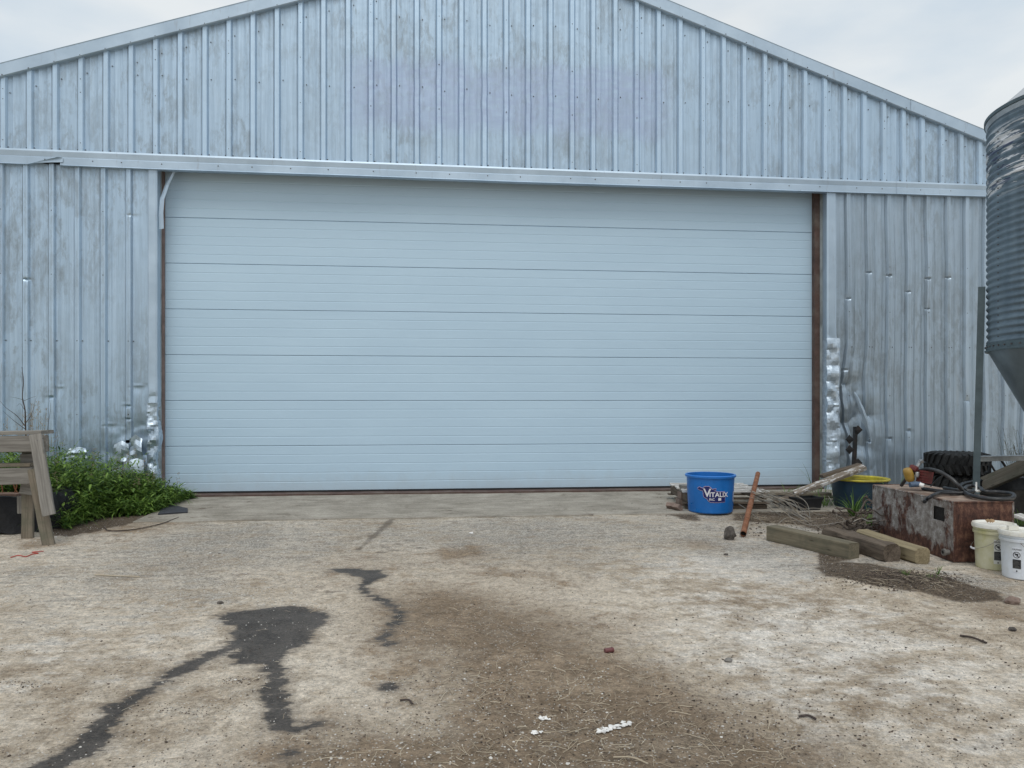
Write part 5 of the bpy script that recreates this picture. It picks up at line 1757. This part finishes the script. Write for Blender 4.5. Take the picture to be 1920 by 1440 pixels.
# root tangle left of the tank
rt = thing('root_tangle', G(1622, 1000), 'dark clump of tangled roots against the left end of the rusty tank', 'roots')
rc = XZ((1618 - 960) / F * 7.75, 7.75); rc.z = gh(rc.x, rc.y)
for k in range(34):
    c = rc + Vector((rs.gauss(0, .09), rs.gauss(0, .08), 0))
    zb_ = abs(rs.gauss(0, .11)) + .02
    pts = []
    a = rs.uniform(0, 6.28); p = c + Vector((0, 0, zb_))
    for j in range(6):
        a += rs.uniform(-1.1, 1.1)
        p = p + Vector((math.cos(a) * .05, math.sin(a) * .04, rs.uniform(-.03, .035)))
        p.z = max(p.z, c.z + .01); pts.append(p.copy())
    m = MB(); m.tube(spline(pts, 3), rs.uniform(.004, .011), 5); m.build('root', M_ROOT, rt, smooth=50)
m = MB(); m.tube(spline([D(1600, 978, 7.6), D(1615, 972, 7.6), D(1628, 977, 7.5), D(1643, 976, 7.5)], 5), .005, 5); m.build('root', M_WIRE, rt, smooth=50)
for pts in ([(1612, 962, 7.9), (1625, 938, 7.9), (1640, 945, 7.8), (1650, 948, 7.8)], [(1618, 955, 7.95), (1620, 935, 7.95), (1626, 930, 7.95)]):
    m = MB(); m.tube(spline([D(*q) for q in pts], 4), .009, 6); m.build('root', M_ROOT, rt, smooth=50)

# ------------------------------------------------------------------ grass tufts
def blade(m, p, L_, az, lean, wd_, curl=.6, n=5):
    side_ = Vector((-math.sin(az), math.cos(az), 0)); out = Vector((math.cos(az), math.sin(az), 0))
    vs = []; q = Vector(p); an = math.pi / 2 - lean
    for i in range(n + 1):
        t = i / n; ww = wd_ * (1 - t) ** .7 * (1 if i else .6) + .0004
        vs += [q - side_ * ww / 2, q + side_ * ww / 2]
        an -= curl / n * (1 + t)
        q = q + (out * math.cos(an) + Vector((0, 0, 1)) * math.sin(an)) * L_ / n
    m.add(vs, [(2*i, 2*i+1, 2*i+3, 2*i+2) for i in range(n)])
def tuft(c, n, L_, lab, wd_=.010, spread=.04, mat=None, lean=.5):
    m = MB()
    for k in range(n):
        a = random.uniform(0, 6.28); r = random.uniform(0, spread)
        blade(m, (c.x + r * math.cos(a), c.y + r * math.sin(a), c.z - .005), L_ * random.uniform(.55, 1.1), a + random.uniform(-.6, .6), random.uniform(.02, lean), wd_ * random.uniform(.7, 1.2), random.uniform(.3, 1.3))
    o = m.build('grass_tuft', mat or M_GRASS, origin=c)
    tag(o, lab, 'grass', 'grass tufts on the yard')
def gp(px, py, dz=0): 
    p = G(px, py); p.z = gh(p.x, p.y) + dz; return p
tuft(gp(1600, 968), 46, .42, 'tallest bright grass tuft, between the yellow-rimmed tub and the root tangle', .014, .05)
tuft(gp(1478, 938), 30, .30, 'yellow-green grass tuft beside the black tray near the door', .012, .05)
tuft(gp(1545, 950), 40, .28, 'grass tuft below the leaning plank right of the black tray', .010, .14)
tuft(gp(1632, 985), 26, .30, 'grass blades rising behind the root tangle', .012, .05)
tuft(D(1678, 907, 8.6) - Vector((0, 0, .30)), 16, .48, 'tall grass blades standing behind the rusty tank', .018, .06, lean=.35)
tuft(gp(1700, 1086), 22, .07, 'small dry yellowish tuft on the dark soil patch', .005, .03)
tuft(gp(1745, 1090), 40, .045, 'flat low green weed on the dark soil patch', .005, .08, lean=1.3)
tuft(gp(1758, 1082), 9, .12, 'thin upright green sprig at the soil patch', .007, .015, lean=.3)
tuft(D(1910, 960, 7.3) - Vector((0, 0, .12)), 14, .32, 'grass blades between the rusty tank and the right edge', .012, .05)
tuft(gp(1535, 935), 20, .55, 'tall thin grass in front of the right door post', .010, .16, lean=.4)
tuft(gp(1585, 930), 20, .45, 'thin grass standing behind the yellow-rimmed tub', .010, .10, lean=.4)

# ------------------------------------------------------------------ left: weeds
edge = [G(*p) for p in [(112, 992), (122, 994), (150, 985), (200, 970), (260, 968), (310, 958), (345, 945), (352, 936)]]
def front_y(x):
    xs_ = [e.x for e in edge]; ys_ = [e.y for e in edge]; return float(np.interp(x, xs_, ys_))
m = MB(); stems = MB(); dry = MB()
rs = random.Random(3)
xa_, xb_ = -7.4, edge[-1].x + .02
cnt = 0
def leaf(m, p, d, L_, wd_, droop):
    d = d.normalized(); s_ = d.cross(Vector((0, 0, 1)))
    if s_.length < .05: s_ = Vector((1, 0, 0))
    s_.normalize()
    a = p; b = p + d * L_ * .35; c = p + d * L_ * .72 + Vector((0, 0, -droop * .4)); e = p + d * L_ + Vector((0, 0, -droop))
    up_ = Vector((0, 0, .15 * wd_))
    m.add([a, b - s_ * wd_ / 2 + up_, b + s_ * wd_ / 2 + up_, c - s_ * wd_ * .38, c + s_ * wd_ * .38, e], [(0, 1, 2), (1, 3, 4, 2), (3, 5, 4)])
while cnt < 2700:
    x = rs.uniform(xa_, xb_)
    yf = front_y(x) if x > edge[0].x else edge[0].y + .0
    y = rs.uniform(yf, -.05)
    if x < edge[0].x + .02 and y < -1.75: continue
    cnt += 1
    dfront = (y - yf); dright = xb_ - x
    H = .60 * min(1, .30 + dfront / .9) * min(1, .25 + dright / 1.3)
    if y > -.35: H *= .75
    H *= rs.uniform(.5, 1.3) * (1.0 + .25 * mn.noise(Vector((x * 1.3, y * 1.3, 0))))
    z0 = gh(x, y)
    lx, ly = rs.gauss(0, .16), rs.gauss(-.08, .16)
    top = Vector((x + lx * H * 2, y + ly * H * 2, z0 + H)); base = Vector((x, y, z0))
    if rs.random() < .3: stems.tube([base, (base + top) / 2 + Vector((0, 0, .03)), top], .0022, 3, cap=False)
    nl = 11 + int(H * 14)
    for k in range(nl):
        t = .15 + .85 * (k + rs.random()) / nl
        p = base + (top - base) * t
        a = rs.uniform(0, 6.28)
        d = Vector((math.cos(a), math.sin(a), rs.uniform(-.1, .8)))
        leaf(m, p, d, rs.uniform(.07, .15), rs.uniform(.014, .028), rs.uniform(0, .05))
    if rs.random() < .07 and H > .2:
        for k in range(24):
            p = top + Vector((rs.gauss(0, .012), rs.gauss(0, .012), rs.uniform(-.02, .12)))
            leaf(dry, p, Vector((rs.gauss(0, .5), rs.gauss(0, .5), .8)), .03, .008, .01)
for k in range(1500):
    x = rs.uniform(edge[0].x, xb_); yf = front_y(x); y = rs.uniform(yf, -.1)
    L_ = rs.uniform(.25, .62) * min(1, .4 + (xb_ - x) / 1.5)
    blade(m, (x, y, gh(x, y)), L_, rs.uniform(-3.14, 3.14), rs.uniform(.1, .7), rs.uniform(.006, .012), rs.uniform(.5, 1.6))
# blades straying over the apron at the right end of the patch
for k in range(46):
    blade(m, (xb_ - rs.uniform(0, .5), rs.uniform(-1.1, -.25), 0), rs.uniform(.25, .5), rs.uniform(-.9, .9), rs.uniform(.3, 1.1), .010, rs.uniform(.6, 1.5))
g = m.build('weed_patch', M_LEAF, origin=(-4.6, -1.2, 0)); tag(g, 'dense patch of dark green leafy weeds at the foot of the left wall', 'weeds', kind='stuff')
stems.build('stems', M_LEAF, g, kind='stuff'); dry.build('seed_heads', M_DRYG, g, kind='stuff')
# dead grass and a bare sapling behind the trestle
m = MB()
for (px, n_, h_) in [(20, 5, 1.05), (38, 6, .95), (60, 12, 1.22), (72, 9, 1.15), (12, 3, .9), (92, 5, .95), (80, 5, 1.0)]:
    for k in range(n_):
        b_ = D(px + rs.uniform(-10, 10), 930, 9.0 + rs.uniform(-.3, .5)); b_.z = gh(b_.x, b_.y)
        t_ = b_ + Vector((rs.gauss(0, .06), rs.gauss(0, .05), h_ * rs.uniform(.7, 1.05)))
        m.tube([b_, (b_ + t_) / 2 + Vector((rs.gauss(0, .01), 0, 0)), t_], .0018, 3, cap=False)
        for j in range(22):
            q_ = t_ + Vector((rs.gauss(0, .012), rs.gauss(0, .012), -rs.uniform(0, .20)))
            leaf(m, q_, Vector((rs.gauss(0, .5), rs.gauss(0, .5), .9)), .028, .0065, .004)
tag(m.build('dead_grass', M_DRYG, origin=G(60, 960)), 'tall dry seed-headed grass standing behind the wooden trestle', 'dry grass', kind='stuff')
sb = D(48, 930, 8.6); sb.z = gh(sb.x, sb.y)
m = MB()
def twig(pts, r0): 
    sp__ = spline([D(*q) for q in pts], 4); m.tube(sp__, [r0 * (1 - .75 * i / (len(sp__) - 1)) for i in range(len(sp__))], 5)
twig([(50, 930, 8.6), (49, 860, 8.6), (48, 810, 8.6), (47, 770, 8.6), (42, 745, 8.6), (44, 715, 8.6), (41, 688, 8.6)], .011)
twig([(48, 800, 8.6), (32, 780, 8.55), (12, 765, 8.5), (0, 752, 8.5)], .005)
twig([(48, 805, 8.6), (25, 788, 8.55), (5, 770, 8.5)], .004)
twig([(47, 795, 8.6), (60, 775, 8.65), (68, 745, 8.7)], .004)
twig([(44, 752, 8.6), (58, 746, 8.6), (70, 742, 8.6)], .0025)
twig([(45, 750, 8.6), (30, 746, 8.6), (17, 744, 8.6)], .0025)
twig([(47, 770, 8.6), (38, 757, 8.6), (31, 762, 8.6)], .0025)
twig([(82, 870, 8.6), (90, 800, 8.6), (95, 765, 8.6), (92, 748, 8.6)], .003)
twig([(105, 845, 8.9), (109, 820, 8.9), (104, 800, 8.9)], .003)
sap = m.build('bare_sapling', M_TWIG, origin=sb, smooth=50)
tag(sap, 'leafless dark sapling rising behind the wooden trestle', 'sapling')
# dead shrub at far right, behind plank
m = MB(); cb = D(1915, 920, 10.2); cb.z = gh(cb.x, cb.y)
for k in range(70):
    a = rs.uniform(0, 6.28); L_ = rs.uniform(.5, 1.0)
    p0 = cb + Vector((rs.gauss(0, .05), rs.gauss(0, .05), 0)); dirr = Vector((math.cos(a) * .28, math.sin(a) * .2, 1)).normalized()
    p1 = p0 + dirr * L_
    m.tube([p0, (p0 + p1) / 2 + Vector((rs.gauss(0, .03), 0, 0)), p1], .002, 3, cap=False)
    for j in range(8):
        q_ = p0 + dirr * L_ * rs.uniform(.5, 1.05) + Vector((rs.gauss(0, .04), rs.gauss(0, .04), 0))
        leaf(m, q_, Vector((rs.gauss(0, 1), rs.gauss(0, 1), .3)), .035, .012, .01)
tag(m.build('dry_shrub', leaf_mat('dull_olive_leaf', (.07, .07, .045), (.17, .16, .10)), origin=cb), 'wispy olive shrub against the wall at the right edge', 'shrub')

# ------------------------------------------------------------------ wooden trestle (left edge)
tz0 = XZ(-4.5, 7.3)
ts = thing('wooden_trestle', tz0, 'weathered grey wooden trestle of doubled boards at the left edge', 'trestle')
e_near = 7.25
def U(px, py, Z=e_near): return D(px, py, Z)
dirb = (U(88, 812) - U(-20, 823)); dirb.normalize()
def hb_(py_r, dz, Z, x_r, w_, h_, nm, mt=M_GREY, sd=0):
    pr = U(x_r, py_r, Z); pl = pr - (U(88, 812) - U(0, 818)).normalized() * 1.55
    pl.z = pr.z + .0 - .0
    pl.z = pr.z - .03
    beam(nm, pl, pr, w_, h_, mt, ts, seed=sd, side=Vector((0, 1, 0)), ch=.004)
hb_(810, 0, 7.25, 89, .20, .036, 'top_plank')
hb_(831, 0, 7.18, 88, .045, .150, 'top_rail', sd=1)
hb_(832, 0, 7.42, 90, .04, .15, 'top_rail', M_GREY2, sd=2)
hb_(871, 0, 7.26, 62, .10, .035, 'lower_plank', M_GREY2, sd=3)
hb_(892, 0, 7.22, 62, .045, .155, 'lower_rail', sd=4)
# splayed leg: doubled boards
beam('leg', U(67, 815, 7.10), U(92, 966, 6.98), .105, .04, M_GREY, ts, side=Vector((1, .15, 0)), seed=5, ch=.004)
beam('leg', U(63, 880, 7.16), U(93, 1028, 7.02), .100, .045, M_GREY2, ts, side=Vector((1, .15, 0)), seed=6, ch=.004)
beam('leg', U(53, 838, 7.42), U(52, 1016, 7.30), .100, .045, M_GREY2, ts, side=Vector((1, .1, 0)), seed=7, ch=.004)
beam('gusset', U(40, 866, 7.36), U(76, 866, 7.36), .15, .03, M_GREY, ts, side=Vector((0, 0, 1)), seed=8, ch=.004)
beam('gusset', U(40, 910, 7.34), U(66, 914, 7.34), .16, .03, M_GREY, ts, side=Vector((0, 0, 1)), seed=9, ch=.004)
beam('gusset', U(39, 930, 7.40), U(40, 962, 7.40), .06, .03, M_GREY, ts, side=Vector((1, 0, 0)), seed=10, ch=.004)
# far pair of legs, outside the frame
for sx in (0, 1):
    a = U(67 - 5, 830, 7.1 + .3 * sx) - RT * 1.25; b = U(70 + 0, 1020, 7.02 + .35 * sx) - RT * 1.25; b.z = gz(b.x, b.y)
    beam('leg', a, b, .09, .045, M_GREY2, ts, side=Vector((1, .1, 0)), seed=11 + sx, ch=.004)
m = MB()
for (px, py) in [(60, 826), (70, 826), (64, 838), (73, 833), (80, 822)]:
    q = U(px, py, 7.075); m.box(q, (.008, .006, .008))
m.build('nail_heads', M_SCREW, ts, kind='stuff')

# black sheeting over a planter, with board and rusty mesh on top
bc = XZ(-5.33, 8.0); bc.z = gh(bc.x, bc.y)
bp = thing('covered_planter', bc, 'black plastic sheeting draped round a low planter behind the trestle', 'planter')
m = MB(); n = 60; rows_ = [(1.06, 0), (1.04, .05), (1.02, .14), (1.0, .24), (.97, .31), (.93, .355), (.86, .36), (.70, .33), (.0, .30)]
for (k_, z_) in rows_:
    for i in range(n):
        a = 2 * math.pi * i / n
        sx_, sy_ = math.cos(a), math.sin(a)
        q_ = (abs(sx_) ** 3 + abs(sy_) ** 3) ** (-1 / 3)
        f_ = 1 + (.035 * math.sin(a * 17 + z_ * 6) + .03 * mn.noise(Vector((a * 5, z_ * 5, 0)))) * (1 if z_ < .34 else .3)
        X_ = sx_ * q_ * .66 * k_ * f_; Z_ = sy_ * q_ * .50 * k_ * f_
        p = bc + RT * X_ + FW * Z_; m.v.append((p.x, p.y, bc.z + z_ + .02 * mn.noise(Vector((a * 4, 1, z_ * 4)))))
for j in range(len(rows_) - 1):
    for i in range(n): m.f.append((j*n+i, j*n+(i+1) % n, (j+1)*n+(i+1) % n, (j+1)*n+i))
m.build('sheeting', M_TARP, bp, smooth=45)
tag(beam('red_board', D(-60, 928, 7.75), D(40, 928, 7.75), .16, .035, M_REDW, seed=3), 'reddish board lying on top of the black sheeting', 'board')
tag(beam('grey_board', D(60, 922, 7.9), D(112, 919, 8.2), .10, .03, M_GREY2, seed=4), 'grey board end sticking out over the black sheeting', 'board')
rm = thing('rusty_rods', D(10, 926, 7.8), 'bent rusty wire rods standing on the reddish board', 'rods')
for pts in ([(2, 902, 7.8), (4, 915, 7.8), (6, 932, 7.8)], [(24, 903, 7.8), (28, 916, 7.8), (37, 931, 7.8)], [(29, 903, 7.8), (31, 914, 7.8), (24, 930, 7.8)], [(-30, 905, 7.8), (-12, 912, 7.8), (3, 928, 7.8)]):
    m = MB(); m.tube(spline([D(*q) for q in pts], 4), .006, 6); m.build('rod', M_RUSTP, rm, smooth=50)

# rubber flap at the weed patch, red twine, pale stick
p0_, p1_, p2_, p3_, p4_ = [gp(*q, .012) for q in [(296, 968), (352, 964), (352, 957), (322, 950), (305, 955)]]
m = MB(); pts = [p0_, p1_, p2_, p3_, p4_]
m.add([q for q in pts] + [q + Vector((0, 0, .014)) for q in pts], [(0, 1, 2, 3, 4)[::-1], (5, 6, 7, 8, 9)] + [(i, (i+1) % 5, 5 + (i+1) % 5, 5 + i) for i in range(5)])
tag(m.build('rubber_flap', M_RUBMAT, origin=p0_), 'flat dark grey rubber scrap at the right tip of the weeds', 'rubber scrap')
m = MB(); m.tube(spline([gp(x, y, .006) for x, y in [(20, 1046), (35, 1042), (48, 1044), (60, 1040), (72, 1038), (60, 1036), (82, 1034)]], 4), .004, 4)
tag(m.build('red_twine', M_REDWIRE, origin=gp(50, 1042), smooth=50), 'thin red twine on the gravel before the trestle', 'twine')
m = MB(); m.tube([gp(178, 1078, .006), gp(220, 1080, .008), gp(262, 1082, .006)], .005, 5)
tag(m.build('pale_stick', M_STRAW, origin=gp(220, 1080)), 'long thin pale stick lying on the grey gravel', 'stick')
m = MB(); m.tube(spline([gp(x, y, .012) for x, y in [(195, 990), (205, 998), (250, 996), (300, 985), (335, 972)]], 5), .006, 5)
tag(m.build('dark_root', M_ROOT, origin=gp(230, 995), smooth=50), 'thin dark root curving along the edge of the weeds', 'root')

# ------------------------------------------------------------------ small litter on the yard
a, b = gp(1134, 1228, .014), gp(1150, 1226, .014)
m = MB(); m.tube([a, a + (b - a) * .85, b], .013, 10); m.tube([b - (b - a) * .2, b - (b - a) * .1], .016, 10)
tag(m.build('bottle_cap_tube', M_CAPBR, origin=a, smooth=40), 'small maroon plastic tube lying on the pale ground', 'tube')
def scrap(pts, lab, seed):
    rs_ = random.Random(seed); c_ = gp(*pts[0]); m = MB()
    for (x, y) in pts:
        for k in range(16):
            q = gp(x + rs_.uniform(-9, 9), y + rs_.uniform(-3.5, 3.5), .008)
            m.rock(q, (rs_.uniform(.003, .011), rs_.uniform(.002, .008), rs_.uniform(.001, .005)), rs_.random() * 50, 1)
    tag(m.build('white_scrap', M_SCRAP, origin=c_), lab, 'scrap', 'white scraps on the brown dirt')
scrap([(1125, 1374), (1138, 1370), (1152, 1366), (1165, 1362), (1174, 1360)], 'long white crumbled scrap nearest the bottom of the photo', 2)
scrap([(1022, 1347)], 'small white crumbled scrap left of the long one', 5)
scrap([(1006, 1378)], 'tiny white crumb between the two scraps and the camera', 8)
for q, (x0_, y0_, x1_, y1_, r_, lab) in enumerate([(1800, 1192, 1850, 1206, .008, 'thin dark stick at the right on the white dust'), (750, 1315, 773, 1322, .006, 'short dark stick on the pale ground by the wet run'),
        (1498, 1348, 1530, 1352, .007, 'short dark stick near the lower right dirt edge'), (1150, 1426, 1215, 1438, .004, 'pale straw stalk at the bottom edge')]):
    m = MB(); A_, B_ = gp(x0_, y0_, .008), gp(x1_, y1_, .008); mid_ = (A_ + B_) / 2 + Vector((.01, .015, .004))
    m.tube(spline([A_, mid_, B_], 4), r_ * .8, 5)
    tag(m.build('stick', M_TWIG if q < 3 else M_STRAW, origin=A_, smooth=50), lab, 'stick')
for q, (x_, y_, s_, lab, mt) in enumerate([(884, 1000, .022, 'whitish pebble on the grey yard below the door', M_SCRAP), (413, 1133, .022, 'dark clod left of the large wet patch', M_STONE_D), (1368 - 7, 1041, .02, 'small dark clod below the stone chunk', M_STONE_D), (1876 + 22, 1130, .05, 'flat brown clod at the right edge', M_BRICK), (1898, 1180, .025, 'dark pebble at the right on the white dust', M_STONE_D), (1366, 1240, .022, 'pale pebble with a dark fleck right of the maroon tube', M_STONE)]):
    c_ = gp(x_, y_, s_ * .35); m = MB(); m.rock(c_, (s_, s_ * .8, s_ * .55), q * 7, 2)
    tag(m.build('clod', mt, origin=c_, smooth=30), lab, 'clod')

# scattered fines: straw, light chips, dark crumbs
def rndpx(xr, yr): return rs.uniform(*xr), rs.uniform(*yr)
straw = MB(); light = MB(); dark = MB()
def straw_at(px, py, L0, L1, n=3):
    p = gp(px, py, .003); a = rs.uniform(0, 6.28); L_ = rs.uniform(L0, L1); pts = [p]
    for i in range(n):
        a += rs.uniform(-.25, .25) if rs.random() < .85 else rs.uniform(-1.2, 1.2); p = p + Vector((math.cos(a), math.sin(a), 0)) * L_ / n
        p.z = gh(p.x, p.y) + .003 + rs.uniform(0, .006); pts.append(p)
    straw.tube(pts, rs.uniform(.0006, .0013), 3, cap=False)
for k in range(520):
    x, y = rs.gauss(1120, 260), 1440 - abs(rs.gauss(0, 120)); straw_at(x, y, .03, .12)
for k in range(260): straw_at(*rndpx((750, 1250), (1130, 1330)), .03, .12)
for k in range(200): straw_at(*rndpx((0, 1920), (1020, 1440)), .02, .09)
for k in range(120): straw_at(rs.gauss(1690, 70), rs.gauss(1092, 12), .04, .14)
for k in range(140): straw_at(rs.gauss(1430, 50), rs.gauss(975, 10), .08, .3)
for k in range(70): straw_at(rs.gauss(1230, 50), rs.gauss(945, 8), .04, .14)
def chip(mb, px, py, s0, s1):
    s_ = rs.uniform(s0, s1) * (1 if rs.random() < .94 else 1.6)
    p = gp(px, py, s_ * .25); mb.rock(p, (s_ * rs.uniform(.7, 1.3), s_ * rs.uniform(.7, 1.2), s_ * rs.uniform(.4, .7)), rs.random() * 99, 0)
for k in range(3600): chip(light, *rndpx((0, 1920), (985, 1440)), .0015, .0042)
for k in range(1600): chip(light, rs.uniform(-30, 600), rs.uniform(990, 1140), .003, .007)
for k in range(400): chip(light, *rndpx((620, 1150), (1240, 1440)), .002, .006)
for k in range(2600): chip(dark, *rndpx((0, 1920), (985, 1440)), .0014, .0045)
for k in range(500): chip(dark, *rndpx((1250, 1920), (1130, 1400)), .002, .006)
for k in range(2000): chip(dark, rs.gauss(1692, 55), rs.gauss(1090, 8), .003, .008)
for k in range(700): chip(dark, rs.gauss(1235, 30), rs.gauss(944, 8), .004, .013)
for k in range(350): chip(dark, *rndpx((900, 1500), (1300, 1440)), .002, .006)
for k in range(420): chip(dark, rs.uniform(1400, 1660), rs.uniform(955, 1005), .004, .011)
for (cx_, cy_, sx_, sy_) in [(1010 / 3, 960 + 1115 / 3, 28, 4), (450, 960 + 945 / 3, 16, 2.5), (60 * 1, 960 + 980 / 3, 22, 3), (190 * 1 + 560, 1355, 30, 12), (870, 1285, 40, 14)]:
    for k in range(110): chip(dark if rs.random() < .55 else light, rs.gauss(cx_, sx_ * 1.5), rs.gauss(cy_, sy_ * 1.5), .0015, .005)
tag(straw.build('scattered_straw', M_STRAW), 'broken straw stalks strewn over the brown dirt', 'straw', kind='stuff')
tag(light.build('light_gravel', M_PEBL), 'pale limestone chips strewn over the yard', 'gravel', kind='stuff')
tag(dark.build('dark_crumbs', M_PEBD), 'dark soil crumbs and clods strewn over the yard', 'soil crumbs', kind='stuff')
